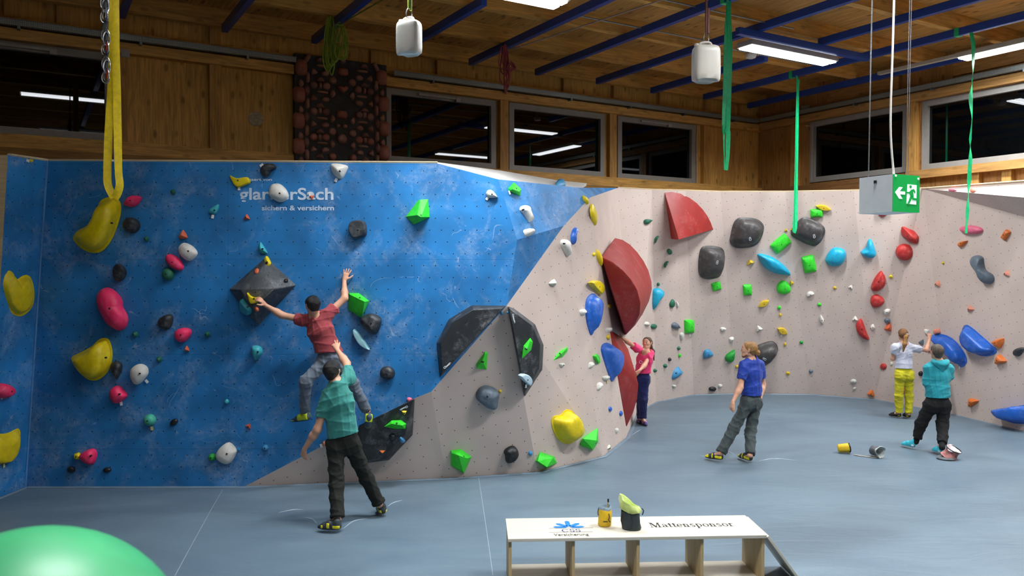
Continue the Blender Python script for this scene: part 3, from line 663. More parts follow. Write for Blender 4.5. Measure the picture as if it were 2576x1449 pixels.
# ---------------------------------------------------------------- small and medium holds: x y w h rot shape profile depth(cm) colour opts | label
# opts: b=bolt  T=dx,dy,angle (route tag)  a=dx,dy (apex shift, px)  r=roughness
HT = '''
77 404 9 9 0 oval dome 3 Y T-9,0,80|tiny yellow hold at the top of left return wall
8 983 42 37 0 egg dome 12 P b T-6,17,20|pink round hold cut by the left picture edge
335 506 50 29 22 leaf dome 9 P b|pink leaf-shaped hold right of the yellow sling end
333 568 41 39 0 oval dome 11 K b a-2,-4|black round hold below the pink leaf-shaped hold
436 483 13 13 0 oval cone 6 G b|dark green knob high on the blue wall, right of pink leaf hold
369 601 13 14 0 oval cone 6 G b|dark green knob below right of the black round hold
424 690 30 31 0 oval dome 9 G b|dark green ball hold under the slanted pink bean
341 841 13 15 0 oval cone 6 G b|dark green knob below the big pink kidney hold
522 841 14 15 0 oval cone 6 G b|dark green knob right of the pink oval at mid height
401 904 14 15 0 oval cone 6 G b|dark green knob above the white shell hold
378 1056 29 30 0 oval dome 9 M b T5,21,10|pale teal ball hold with yellowish tag, lower blue wall
534 1150 18 19 0 oval dome 6 e b|green knob touching the white wedge hold low on blue wall
461 592 25 25 0 tri cone 7 O|orange triangular hold above the white pentagon hold
470 878 15 16 0 tri cone 5 O|small orange triangular hold under the pink oval
621 547 17 16 0 tri cone 5 O b|small orange triangular hold below the wall lettering
785 496 12 13 180 tri cone 4 O T-5,-8,10|tiny orange hold with tag on the painted letter a
626 1072 16 13 -30 tri cone 4 O b|small orange hold low on the blue wall, left of climber's foot
818 1115 14 12 0 egg dome 5 q T-9,6,20|pinkish hold half hidden behind the spotter's hip
440 660 54 29 -42 oval dome 9 P b|slanted pink bean hold between white pentagon and green ball
462 841 44 34 28 egg dome 10 P b|pink oval hold at mid height, left of green knob
304 686 30 43 0 egg plat 9 K b|black thumb-shaped hold above the big pink kidney hold
419 809 44 34 50 egg dome 9 K b|black oval hold left of the pink oval at mid height
295 931 46 32 -85 drop dome 9 K b|dark egg-shaped hold between yellow shield and white shell
180 1181 20 16 -10 oval dome 4 k b|small black hold near the floor, left one of two
270 1182 20 13 0 oval dome 4 k b|small black hold near the floor, right one of two
438 1062 22 15 35 oval dome 4 k b|small black oval hold right of the pale teal ball
975 938 38 34 -15 oval dome 9 K b r.06|black ribbed round hold above the low black volume
196 1147 20 20 0 pent dome 5 Y b|small yellow hold beside the low pink cone
571 1010 11 12 0 oval dome 4 T|tiny turquoise knob at lower middle of the blue wall
668 1126 16 15 0 oval dome 4 b b|small light blue button hold low on the blue wall
1238 490 32 22 -25 drop dome 8 W b T-12,9,-35|white teardrop hold with tag high on the blue wall right
1330 584 24 22 0 rock cone 7 W b r.06|small white spiky hold above the dark triangular facet
1410 463 25 14 0 half dome 8 b|light blue half-round hold on the white top slab
1471 503 26 8 -58 leaf dome 5 Y|yellow sliver hold at the very top of the arris
1491 540 56 9 -80 leaf dome 6 Y|long thin yellow hold along the upper arris
1505 648 44 9 -75 leaf dome 6 Y|thin yellow hold on the arris beside the red shell volume
1493 640 6 10 0 oval dome 3 Y|tiny yellow hold left of the thin yellow arris hold
1440 593 44 12 82 crescent dome 7 B|blue sliver hold high on the birch prow
1389 712 18 20 -20 tri cone 7 w r.06|pale grey hold alone in the middle of the upper birch wall
1501 719 40 24 -48 half plat 7 Y b T7,20,0|yellow curved plate hold left of the big red shell volume
1465 785 14 18 0 rock cone 6 W r.1|white crumpled hold touching the blue upright fin
1531 830 14 16 0 rock cone 4 W r.1|white crumpled hold at the tip of the red sail volume
1532 770 6 12 0 oval dome 3 y|tiny yellow hold on the arris above the red sail tip
1529 848 8 13 0 oval dome 3 y|small yellow hold left of the red sail tip
1413 918 12 12 0 rock cone 4 w b|small pale hold below the green spindle on birch
1486 918 10 21 -20 rock cone 5 w r.1|small pale crumpled hold left of the small green curved hold
1524 951 17 15 0 rock cone 5 w r.1 T2,10,10|pale crumpled hold with yellow tag under blue teardrop
1507 971 11 24 -10 rock cone 5 W r.1|white drooping crumpled hold low on the birch prow
1258 984 9 8 -30 oval dome 3 y|tiny yellow chip beside the grey layered boulder
1334 1140 11 11 0 oval dome 3 b|small light blue button near the foot of the birch wall
1534 1029 7 13 0 oval dome 3 B|tiny blue hold low on the prow, left one of two
1561 1040 7 13 0 oval dome 3 B|tiny blue hold low on the prow, right one of two
1551 1083 7 16 0 rock cone 3 w|tiny grey hold low near the tip of the prow
1531 1124 6 15 -10 crescent dome 3 w|tiny grey hold just above mat at the prow foot
1262 788 7 9 0 egg dome 3 b|tiny light blue hold under the tip of black half disc
1277 786 5 6 0 oval dome 2 b|tiny bluish hold between the two black half discs
1030 1005 14 12 20 egg dome 4 F|tiny pink hold on the corner tip of the low black volume
1017 1037 14 12 180 tri cone 3 Y b|small yellow triangular hold on the low black volume
987 1098 17 16 0 oval dome 5 k b|black dome hold on the low black volume
1010 1105 13 11 30 half dome 4 b|small light blue hold on chamfered edge of the low black volume
962 1136 14 10 180 tri cone 4 o|small orange hold on chamfered edge of the low black volume
1323 951 36 20 -45 half plat 6 L b T-1,20,0|pale ice blue plate hold at the bottom of tall black half disc
646 682 9 14 -30 oval dome 1.5 O|faint orange hold on the upper left face of grey pyramid
719 707 11 9 0 quad dome 3 k b|small black clip hold at right end of the grey pyramid
645 777 11 9 0 oval dome 4 O|orange knob under the climber's hand on grey pyramid
1630 557 23 14 12 drop dome 7 G b|dark green drop hold left of the red quarter disc
1650 601 20 9 62 crescent dome 6 G b|dark green crescent hold, upper one of two
1684 633 16 12 -55 oval dome 6 G b|dark green oval hold between the two crescents
1674 664 19 9 62 crescent dome 6 G b|dark green crescent hold, lower one of two
1656 715 8 9 0 oval cone 5 G|dark green knob above the cyan curled hold
1690 763 22 11 82 egg dome 6 G b|dark green upright oval hold right of cyan curled hold
1643 821 13 13 0 oval dome 6 G b|dark green knob right of the red shell's lower tip
1707 876 8 9 0 oval cone 5 G|tiny dark green knob under the bright green upright hold
1673 920 10 10 0 oval cone 5 G|tiny dark green knob above the light blue wing hold
1647 932 8 9 0 oval cone 5 G|tiny dark green knob nearest to the woman in pink
1684 904 8 9 0 oval cone 5 k|tiny black knob right of the woman in pink
1709 894 6 9 0 egg dome 4 g|tiny bright green hold below the bright green upright hold
1703 766 5 16 10 egg dome 4 W|thin white hold beside the dark green upright oval
1627 815 12 11 -30 drop dome 5 W|small white hold left of the dark green knob
1714 845 8 22 5 rock dome 5 w r.06|small white lumpy hold left under bright green upright hold
1699 820 21 17 -30 drop dome 9 S b|slate grey rounded hold left of bright green upright hold
1819 828 15 10 5 egg dome 4 W b|small white oval hold in the middle of the bay wall
1840 854 11 16 10 rock cone 5 W b|small white lumpy hold above the green drop hold
1909 827 18 16 25 tri cone 6 W b|white angular hold above the man in blue
2037 738 20 13 22 half dome 5 W b|white half-moon hold right of the green helmet-shaped hold
2067 804 24 11 -75 leaf dome 5 W b|white upright leaf hold in the bay
2140 722 12 10 -20 tri cone 4 W b|small white hold upper left of the red leaf-shaped hold
2151 802 15 14 0 tri cone 5 W b|small white angular hold touching the red half-moon hold
1695 971 8 8 0 rock dome 4 w|tiny white hold low in the bay near woman in pink
1792 978 19 11 0 oval dome 6 k b|black oval hold just above the mat in the bay
1811 971 9 13 -20 rock cone 4 w r.08|small grey-white hold beside the low black oval
1779 888 26 24 20 half dome 10 b b a-2,-3|light blue pocket hold left of the green drop hold
1732 821 23 36 2 quad dome 9 g b T2,22,0|bright green upright hold with tag, left bay
1802 720 24 22 15 quad dome 5 g b|pale bright green square hold under the middle pad
1880 729 23 29 4 quad dome 7 g b|bright green square hold below the long cyan lens
1972 724 36 33 -25 egg dome 11 g b|bright green helmet-shaped hold right of the green square
1964 613 52 32 40 quad dome 9 g b|bright green slanted hold left under the thin green sling
2035 664 34 45 12 quad dome 11 g b|bright green block hold left of the cyan half-round
2054 536 34 22 2 quad dome 8 g b|bright green hold at top, under the yellow lens
1838 894 36 24 60 drop dome 11 e b T-12,17,0|green chalked drop hold left of man in blue
1960 774 9 10 20 oval dome 4 g b|small green knob under the yellow eye-shaped hold
2061 766 9 9 0 oval dome 4 g b|small green knob above the white upright leaf
2016 861 9 9 0 oval dome 4 e b|small green knob right of the long grey pad
2071 522 40 14 -14 leaf plat 7 y b|yellow lens hold at the top of bay wall
1887 660 20 14 20 tri cone 5 y b|small yellow hold right of the middle grey pad
1977 579 9 8 0 tri cone 4 y b|tiny yellow hold left of the thin green sling
1991 577 6 8 0 tri cone 3 y|tiny yellow hold partly behind the thin green sling end
1992 712 9 13 0 drop dome 4 y b|small yellow hold beside the green helmet-shaped hold
1921 763 30 14 32 leaf plat 6 y b|yellow eye-shaped hold below the green square
1963 792 7 8 0 oval dome 3 y|tiny yellow knob below the small green knob
2100 724 8 8 0 oval dome 3 y b|tiny yellow knob in upper middle of the bay
1968 832 28 16 -28 leaf plat 6 y b T-3,12,0|yellow eye-shaped hold right above the long grey pad
1975 866 7 9 0 oval dome 3 y|tiny yellow knob right of the long grey pad's tip
1982 939 10 9 0 oval dome 3 y b|small yellow knob low in the bay, right of man in blue
1854 922 9 8 0 oval dome 3 y|small yellow knob at the shoulder of man in blue
2241 696 9 9 0 oval dome 3 Y b|tiny yellow knob right of the red leaf-shaped hold
2373 661 6 6 0 oval dome 3 y|tiny yellow knob high on the right wall
2222 531 30 28 0 egg dome 9 R b|red round hold half hidden behind the exit sign
2275 634 45 42 0 oval dome 15 R|red ball hold under the faceted red block
2207 757 36 32 0 egg dome 12 R|red chalked oval hold under the red leaf-shaped hold
2223 922 16 16 0 oval dome 5 R b|red round button hold left of the white T-shirt
1947 896 7 9 0 oval dome 4 F|tiny red hold at the edge of the long grey pad
2445 578 58 22 -4 oval dome 10 F b|pink bar hold behind the end of twisted green sling
2397 479 21 6 0 oval dome 4 r|small pink hold on the white overhang, upper right
2449 479 15 12 0 egg dome 4 q|small salmon hold on the white overhang, upper right
2532 591 14 28 -32 quad dome 7 o b|orange thumb hold right of the pink bar
2424 612 27 14 30 drop dome 7 o b|orange finger hold below the pink bar
2360 714 17 16 -20 tri cone 6 q b|salmon angular hold alone in the middle of right wall
2534 688 17 17 -15 tri cone 6 q b|salmon angular hold right of the grey bone-shaped hold
2442 777 17 17 20 tri cone 6 q b|salmon angular hold above the pair of blue half-moons
2235 824 22 26 -15 tri cone 8 O b|orange triangular hold above the ponytailed woman
2514 862 33 26 200 tri dome 10 o b|orange cone hold right of the blue pair, upper one
2519 906 29 27 15 tri dome 10 o b|orange cone hold right of the blue pair, lower one
2449 1012 29 22 35 tri dome 9 o b|orange cone hold low on wall right of the teal hoodie
2192 989 21 17 -20 tri dome 8 o b|orange cone hold low, left of the yellow trousers
2272 983 10 22 0 egg dome 5 O|orange hold seen between the legs of yellow trousers
2358 834 17 24 15 bone dome 6 q|pale pink hold at the tip of blue half-moon
2230 784 16 18 0 rock cone 5 W b|white angular hold right of the red oval
2195 823 12 17 -10 leaf dome 5 W b|small white pointed hold right of the red half-moon
2232 806 16 13 0 oval dome 6 S b|grey and black ball hold above the orange triangle
2333 834 12 18 30 drop dome 5 W|white hold under the ponytailed woman's right hand
2319 861 15 16 -30 tri cone 5 S|chalky grey hold beside the raised forearm
2337 884 6 5 0 oval dome 3 R|tiny red hold left of the teal hoodie wearer's head
2565 884 30 18 35 egg dome 8 K b|black oval hold at the right picture edge
2317 940 10 13 0 oval dome 5 k|black knob left of the teal hoodie
2147 959 15 11 0 oval dome 5 w b|pale oval hold low in the bay
2149 977 7 8 0 rock dome 3 w|tiny pale hold under the pale oval in the bay
2040 934 9 10 0 rock dome 4 S|small grey hold low in the bay middle
2243 915 6 9 0 oval dome 3 w|tiny pale hold left of the white T-shirt hem'''
for ln in HT.strip().split('\n'):
    spec, lab = ln.split('|'); q = spec.split()
    x, y, w, h, rot = map(float, q[:5]); sh, pr, dep, c = q[5], q[6], float(q[7]) / 100, q[8]; opt = q[9:]
    ap = (0, 0); rg = 0.; bo = False; tg = None
    for o_ in opt:
        if o_ == 'b': bo = True
        elif o_[0] == 'a': ap = tuple(map(float, o_[1:].split(',')))
        elif o_[0] == 'r': rg = float(o_[1:])
        elif o_[0] == 'T': tg = tuple(map(float, o_[1:].split(',')))
    P, n, _ = hit(x, y)
    o, tp, n, P = hold_mesh('climbing_hold', rotpx(sh, x, y, w, h, rot, 28 if w * h > 300 else 18), dep, pr, HM(c), ap, rg, P, n)
    tag(o, lab, CAT)
    if bo: add_bolt(o, tp, n, .011 if y > 0 else .01)
    if tg: add_tag(o, x + tg[0], y + tg[1], P, n, tg[2], 'e8dc8a' if c in 'Mw' or 'yellow' in lab.split('tag')[0][-12:] else ('3aa0e0' if 'blue tag' in lab else 'f2f0ea'))
# medium holds traced one by one
TR = [
 ('white pentagon hold beside the slanted pink bean', 'W', .1, 'dome', 450,627,457,614,468,611,486,620,497,634,494,645,477,657,457,645),
 ('white shell hold with plastic tag, lower left blue wall', 'W', .12, 'dome', 331,931,340,920,355,915,371,923,374,938,366,951,353,965,340,966,331,949, '#', 370,959,40),
 ('white wedge hold with blue tag low on the blue wall', 'W', .11, 'dome', 577,1112,595,1129,595,1140,582,1163,566,1167,548,1156,544,1143,555,1125, '#', 601,1128,70,'3aa0e0'),
 ('white rounded hold covering part of the painted lettering', 'W', .13, 'dome', 682,468,694,462,707,464,720,476,726,489,725,498,714,507,701,508,686,500,677,490),
 ('white block hold at top edge of the blue wall', 'W', .12, 'cone', 833,413,854,412,875,418,872,431,865,444,857,450,844,444,835,431, '#', 846,453,-25),
 ('pink rounded cone hold below the dark egg hold', 'P', .13, 'dome', 280,984,289,972,302,971,313,982,321,995,309,1008,296,1015,284,1008, '#', 306,1015,8),
 ('pink rounded cone hold near the floor, beside small yellow hold', 'P', .13, 'dome', 203,1147,216,1134,234,1128,244,1136,243,1154,234,1168,216,1163),
 ('black wrinkled boulder hold beneath the green faceted hold', 'K', .15, 'dome', 915,794,933,788,955,796,960,810,952,834,941,841,926,834,913,821,907,805),
 ('grey angular rock hold in upper middle of the blue wall', 'V', .12, 'plat', 882,561,895,556,917,558,923,574,922,591,911,597,893,601,884,593,880,576),
 ('dark flat rock hold at top edge above the lettering', 'K', .09, 'dome', 656,433,660,420,673,412,688,412,695,418,694,425,684,431,677,442,669,446,660,442, '#', 659,416,-55),
 ('turquoise leaf hold with white tag left of lettering', 'T', .05, 'dome', 524,533,533,523,550,514,551,523,547,533,541,539,530,537, '#', 536,545,-8),
 ('turquoise half-moon hold above the grey pyramid volume', 'T', .07, 'cone', 655,609,661,615,673,635,670,638,658,638,651,630,651,618),
 ('turquoise half-round hold below the grey pyramid volume', 'T', .1, 'dome', 635,872,648,869,658,874,661,886,655,897,643,906,637,893),
 ('grey layered boulder hold in the middle of the birch wall', 'S', .16, 'dome', 1206,975,1223,969,1242,975,1253,986,1252,1007,1249,1021,1239,1028,1223,1024,1206,1011,1197,1000,1199,986),
 ('black lumpy hold low on the birch wall', 'k', .12, 'dome', 1267,1136,1274,1127,1289,1121,1299,1127,1304,1139,1296,1155,1279,1163,1272,1160,1270,1146),
 ('yellow hold gripped by the climber\'s left hand', 'Y', .07, 'plat', 624,736,630,743,640,748,650,748,655,757,647,761,634,764,629,754),
 ('turquoise plate hold on the left edge of grey pyramid', 'T', .06, 'plat', 611,751,620,762,632,776,633,783,629,790,613,780,609,767),
 ('yellow bar hold on the top ridge of the grey pyramid', 'Y', .035, 'plat', 665,650,671,650,680,667,672,668),
 ('red chalked half-moon hold left of the woman in yellow trousers', 'R', .14, 'dome', 2165,801,2172,812,2181,838,2187,854,2172,851,2159,838,2153,822,2156,810),
 ('red chalked leaf-shaped hold above the red oval', 'R', .14, 'dome', 2216,681,2222,688,2228,700,2226,718,2210,731,2197,732,2191,725,2195,709,2204,693),
 ('light blue wing hold low in the bay', 'b', .1, 'cone', 1691,943,1696,931,1705,922,1711,930,1717,936,1711,944,1695,954,1690,953)]
for q in TR:
    xy = [v for v in q[4:] if not isinstance(v, str)]; tg = None
    if '#' in q: k = q.index('#'); tg = q[k + 1:]; xy = q[4:k]
    ps = list(zip(xy[0::2], xy[1::2])); cx = sum(p[0] for p in ps) / len(ps); cy = sum(p[1] for p in ps) / len(ps)
    o = traced(q[0], ps, q[2], q[3], q[1], (0, -1), .1 if 'boulder' in q[0] or 'rock' in q[0] or 'lumpy' in q[0] else 0, ((cx, cy, 1.0),), tg=tg, nsp=3)
# ---------------------------------------------------------------- painted lettering
def paint(s, x0, y0, x1, px_h, P, n, mat, par, bold=0.0, up=None, lift=.003):
    a, b_ = onpl(x0, y0, P, n), onpl(x1, y0, P, n); xd = (b_ - a); w = xd.length; xd.normalize(); yd = n.cross(xd).normalized()
    size = (onpl(x0, y0, P, n) - onpl(x0, y0 - px_h, P, n)).length / .72
    return text_mesh('lettering', s, size, mat, par, a, xd, yd, lift, .001, bold, w)
PW = M('sponsor_white', 'cfe0f0', .5, .05)
p0 = onB(700, 500)
paint('gesponsert von', 588, 455, 684, 7.5, p0, Bn, PW, WLEFT, .001)
paint('glarnerSach', 602, 502, 839, 30, p0, Bn, PW, WLEFT, .004)
paint('sichern & versichern', 659, 529, 840, 12.5, p0, Bn, PW, WLEFT, .0015)
def vol_text(s, vol, x0, y0, x1, y1, hpx, bold=.002):
    A, n, _ = hit(x0, y0); Bq = onpl(x1, y1, A, n); xd = (Bq - A); w = xd.length; xd.normalize(); yd = n.cross(xd)
    text_mesh('lettering', s, hpx * A.y / F / .72, WPAINT, vol, A, xd, yd, .016, .001, bold, w)
vol_text('Cheeta', VL, 1118, 928, 1135, 913, 5)
vol_text('Cheeta', VR, 1286, 790, 1292, 813, 5)
vol_text('Cheeta', VB, 1025, 1019, 1005, 1029, 5)
for x, y, a_, key in ((1887, 601, 20, 'right of the red quarter'), (2048, 594, 15, 'behind the end of thin'), (1804, 660, -8, 'middle of three pads'), (1923, 903, 60, 'behind the head')):
    bb_ = [o for o in bpy.data.objects if o.get('category') == CAT and key in o['label']][0]
    Mx = WL[bb_.name]; me = bb_.data; tr = BVHTree.FromPolygons([Mx @ v.co for v in me.vertices], [p_.vertices[:] for p_ in me.polygons])
    loc, n, i_, d_ = tr.ray_cast(CAM, ray(x, y).normalized())
    if loc is None: continue
    n = n if n.dot(CAM - loc) > 0 else -n
    xd = V((0, 0, 1)).cross(n).normalized(); yd = n.cross(xd); xd, yd = xd * math.cos(R(a_)) + yd * math.sin(R(a_)), yd * math.cos(R(a_)) - xd * math.sin(R(a_))
    for k, (ox, oy, rr) in enumerate(((0, .022, .018), (0, -.016, .023))):
        c_ = loc + xd * ox + yd * oy + n * .006; tube('emblem', [c_ + xd * rr * math.cos(t_) + yd * rr * math.sin(t_) for t_ in [2 * math.pi * q / 14 for q in range(14)]], .0045, WPAINT, bb_, 6, True)
# ================================================================ training board with wooden holds, on the back wall
BOARDM = M('board_black', '17181a', .6, .1, 3, chalk=.12, cs=5, dots=.16, dcol='4a4a4a', drad=.004)
bu0, bz1 = on_back(741, 133, .2); bu1, _ = on_back(972, 158, .2); bz0 = 4.4
bd = bbox('training_board', bu0, bu1, .06, .2, bz0, bz1, BOARDM)
tag(bd, 'tall dark training board covered in reddish wooden holds on the timber wall', 'training board')
TH = [M('board_hold_red', 'a0604e', .5, .2, 12, bump=.1), M('board_hold_brown', '96685a', .5, .2, 12, bump=.1), M('board_hold_dark', '7a5248', .55, .2, 12, bump=.1)]
bn = E2
def bpx(cx, cy): return 700 + cx / 3.293, cy / 3.293
def board_hold(u, z, w, h, kind, mi, lab, prof='dome', dep=.045, rot=0, mirror=False):
    bm = bmesh.new(); rings = []
    c0, s0 = math.cos(R(rot)), math.sin(R(rot))
    O = [((a * c0 - b * s0 * h / w) * (-1 if mirror else 1) * w / 2, (a * s0 * w / h + b * c0) * h / 2) for a, b in (HEART if kind == 'heart' else outl(kind, 24 if kind == 'sq' else 16))]
    for s, hh in [(1, -.1)] + PROF[prof]:
        rings.append([bm.verts.new(bp(u + a * s, .2 + hh * dep, z + b * s)) for a, b in O])
    N = len(O)
    for A, B in zip(rings, rings[1:]):
        for k in range(N): bm.faces.new((A[k], A[(k + 1) % N], B[(k + 1) % N], B[k]))
    bm.faces.new(rings[-1]); bmesh.ops.recalc_face_normals(bm, faces=bm.faces)
    return tag(obj('training_hold', bm, TH[mi], None, smooth=50), lab, 'training hold', 'wooden holds on the dark board')
HEART = [(16 * math.sin(t) ** 3 / 16, (13 * math.cos(t) - 5 * math.cos(2 * t) - 2 * math.cos(3 * t) - math.cos(4 * t)) / 16) for t in [2 * math.pi * i / 24 for i in range(24)]]
cols = {'outer': [(190, 560, 'o'), (188, 690, 's'), (172, 785, 'o'), (186, 910, 's'), (170, 1000, 'o'), (186, 1125, 's'), (170, 1210, 'o'), (186, 1325, 's')],
        'bone': [(240, 480, 'B'), (240, 640, 'b'), (236, 750, 'v'), (240, 857, 'b'), (233, 970, 'v'), (236, 1080, 'b'), (232, 1180, 'v'), (236, 1283, 'b')],
        'slanted': [(295, 597, 't'), (294, 706, 'r'), (292, 812, 't'), (294, 922, 'r'), (291, 1028, 't'), (294, 1135, 'r'), (290, 1235, 't')],
        'middle': [(347, 496, 'h'), (345, 656, 'h'), (345, 710, 'n'), (345, 872, 'h'), (344, 920, 'n'), (343, 1084, 'h'), (343, 1135, 'n'), (342, 1292, 'h')],
        'bar': [(360, 548, 'w'), (389, 609, 'e'), (366, 765, 'w'), (391, 825, 'e'), (363, 982, 'w'), (388, 1036, 'e'), (363, 1187, 'w'), (388, 1243, 'e')],
        'round': [(398, 713, 'r'), (395, 926, 'r'), (393, 1137, 'r')],
        'inner': [(450, 666, 'r'), (452, 776, 's'), (449, 985, 's'), (449, 1090, 'r'), (450, 1196, 's'), (448, 1297, 'r')]}
KIND = {'o': ('sq', 96, 136, 0, 0, 'large rounded'), 's': ('egg', 44, 64, 1, 0, 'small oval'), 'b': ('bone', 62, 92, 1, 90, 'bone-shaped'), 'B': ('bone', 66, 88, 1, 60, 'bone-shaped'), 'v': ('leaf', 52, 98, 2, 90, 'dark lens'),
        't': ('tri', 62, 64, 1, 20, 'triangular'), 'r': ('oval', 64, 66, 1, 0, 'round'), 'h': ('half', 70, 46, 2, 0, 'half-round'), 'n': ('quad', 30, 52, 1, 0, 'narrow'),
        'w': ('bone', 94, 40, 1, 0, 'long bar'), 'e': ('oval', 66, 48, 1, 10, 'flat oval')}
KU = (bu1 - bu0) / 770; KZ = (bz1 - on_back(741, 405, .2)[1]) / ((405 - 133) * 3.293)
ORD = ['topmost', 'second from top', 'third from top', 'fourth from top', 'fifth from top', 'sixth from top', 'seventh from top', 'lowest']
umid = on_back(*bpx(531, 740), .2)[0]
for cn, L in cols.items():
    for side in (0, 1):
        for i, (cx, cy, k) in enumerate(L):
            u, z = on_back(*bpx(cx, cy), .2); kd, w, h, mi, rot, nm = KIND[k]; w *= KU; h *= KZ
            if side: u = 2 * umid - u
            if kd in ('bone', 'leaf', 'egg') and abs(rot) > 45: w, h = h, w; rr = 90 if rot >= 60 and kd != 'bone' or rot == 90 else 60
            else: rr = rot
            lab = f"{nm} wooden hold, {ORD[i] if i < len(L) - 1 else 'lowest'} in {cn} column, {'right' if side else 'left'} half of dark board"
            if kd in ('bone', 'leaf', 'egg') and abs(rot) > 45:
                board_hold(u, z, w, h, kd, (mi + i) % 3 if k in 'rs' else mi, lab, 'dome', .05, rr, bool(side))
            else: board_hold(u, z, w, h, kd, (mi + i) % 3 if k in 'r' else mi, lab, 'dome', .05 if k != 'o' else .08, rr, bool(side))
for cx, cy, k, w, h, mi, nm in ((535, 507, 'egg', 46, 46, 2, 'small round wooden hold at top centre of dark board'), (535, 596, 'sq', 88, 70, 0, 'large rounded wooden hold above the wooden heart on dark board'),
      (525, 950, 'sq', 92, 72, 0, 'large rounded wooden hold below the wooden heart on dark board'), (526, 1152, 'oval', 84, 88, 1, 'large round wooden hold low in the centre of dark board'),
      (495, 1043, 'egg', 40, 36, 1, 'left of two small central wooden holds on dark board'), (553, 1046, 'egg', 40, 36, 1, 'right of two small central wooden holds on dark board'), (533, 738, 'heart', 92, 84, 0, 'red heart-shaped wooden hold in the centre of the dark board')):
    u, z = on_back(*bpx(cx, cy), .2); board_hold(u, z, w * KU, h * KZ, k, mi, nm, 'dome', .07 if w > 70 else .05)
# round wall plate, junction boxes, pipes
u, z = on_back(643, 299)
bm = bmesh.new(); lathe(bm, [(.13, -.01), (.13, .015), (.11, .022), (.03, .024), (0, .024)], bp(u, 0, z), E2, 28)
pl = tag(obj('wall_plate', bm, wood('pale_disc', 'b0a184', 0), None, smooth=40), 'pale round plate screwed to the timber wall left of the dark board', 'plate')
for s in (-.03, .03): add_bolt(pl, bp(u + s, .024, z), E2, .008)
def jbox(p, rot, lab, s=.16): return tag(box('junction_box', p, s, .07, s, M('box_grey', 'b0ada6', .5, .03), None, rot, .012), lab, 'junction box')
u, z = on_back(313, 139); jbox(bp(u, .13, z), BR, 'grey junction box on timber post beside the yellow sling', .13)
u, z = on_back(1780, 309); jbox(bp(u, .05, z), BR, 'small grey junction box right of the right-hand back window')
v, z = on_side(2029, 277); jbox(bp(-.05, v, z), BR @ Matrix.Rotation(R(90), 3, 'Z'), 'grey junction box on the side wall near the corner', .2)
PIPE = M('white_conduit', 'cfcac0', .45, .04)
u, _ = on_back(528, 250); tag(tube('conduit', [bp(u, .03, 4.7), bp(u, .03, 6.4)], .012, PIPE), 'thin white conduit running down between two timber wall panels', 'conduit')
u, z = on_back(1752, 320); tag(tube('conduit', [bp(u, .03, 4.8), bp(u, .03, z), bp(u + .2, .04, z + .06)], .012, PIPE, n=4), 'thin white cable bent down beside the right-hand back window', 'conduit')
v, _ = on_side(2046, 330); tag(tube('conduit', [bp(-.03, v, 5.0), bp(-.03, v, 6.3), bp(-.03, v - .2, 6.34)], .012, PIPE), 'white cable running down left of the side wall window', 'conduit')
for k, (x0, y0, x1, y1, lab) in enumerate(((1465, 38, 1765, 105, 'thin steel conduit under the ceiling left of the greyish canister'), (1660, 0, 2000, 72, 'thin steel conduit under the ceiling near the top edge of picture'), (1845, 120, 2060, 172, 'thin conduit beside the smoke detector'))):
    a, b_ = atz(x0, y0, ZJ - .03), atz(x1, y1, ZJ - .03); v = (buv(a)[1] + buv(b_)[1]) / 2
    tag(tube('conduit', [bp(buv(a)[0], v, ZJ - .025), bp(buv(b_)[0], v, ZJ - .025)], .014, GALV), lab, 'conduit')
# ---------------------------------------------------------------- lamps: twin strip lights, each with its own light
LEDM = M('led_diffuser', 'ffffff', .4, 0, emit=16., ecol='f4f8ff'); LEDM.cycles.emission_sampling = 'NONE'; HOUS = M('lamp_housing', 'b9b4a8', .5, .04)
PWR = 165.
def strip_light(c, d, L, lab, pw=1.0, sp=140, hang=0.):
    """c: middle of the lamp's underside, d: unit direction"""
    w = d.cross(V((0, 0, 1))).normalized(); rot = Matrix((d, -w, V((0, 0, 1)))).transposed()
    t = empty('strip_light', c, lab, 'ceiling light', 'twin strip lights under the ceiling')
    box('lamp_housing', c + V((0, 0, .055)), L, .36, .09, HOUS, t, rot, .01)
    for s in (-.085, .085): box('led_diffuser', c + w * s + V((0, 0, .0)), L - .06, .13, .03, LEDM, t, rot, .006)
    box('mounting_rail', c + V((0, 0, .115)), L * .7, .1, .04, HOUS, t, rot)
    if hang:
        for q in (-.4, .4): tube('suspension_wire', [c + d * (L * q) + V((0, 0, .12)), c + d * (L * q) + V((0, 0, hang))], .006, HOUS, t)
    ld = bpy.data.lights.new('lamp_light', 'AREA'); ld.shape = 'RECTANGLE'; ld.size = L - .1; ld.size_y = .3; ld.energy = PWR * pw; ld.color = (.93, .97, 1.0); ld.spread = R(sp)
    lo_ = bpy.data.objects.new('lamp_light', ld); COL.objects.link(lo_); lo_.parent = t
    lo_.matrix_basis = Matrix.Translation(V((0, 0, -.02))) @ rot.to_4x4()
    return t
ZL = ZB - .14
p = atz(1415, 14, 6.05); u, v = buv(p)
strip_light(bp(u - 1.2, v, 6.05), E1, 2.4, 'twin strip light cut by the top picture edge', .85, 122, ZJ - 6.05)
p = atz(1985, 140, ZL); u2, v2 = buv(p)
strip_light(bp(u2, v2, ZL), E1, 2.3, 'twin strip light over the corner, above the green sling', 1.5, 160)
p = atz(2418, 150, ZL); u3_, v3_ = buv(p)
strip_light(bp(u3_, v3_ + 1.25, ZL), E2, 2.5, 'twin strip light at the upper right behind the twisted green sling', 1.7, 160)
tag(bbox('light_rail', u3_ - .05, u3_ + .05, v3_ - 1.7, v3_ - .05, ZL + .06, ZL + .12, HOUS), 'pale empty light rail in line with the upper right strip light', 'rail')
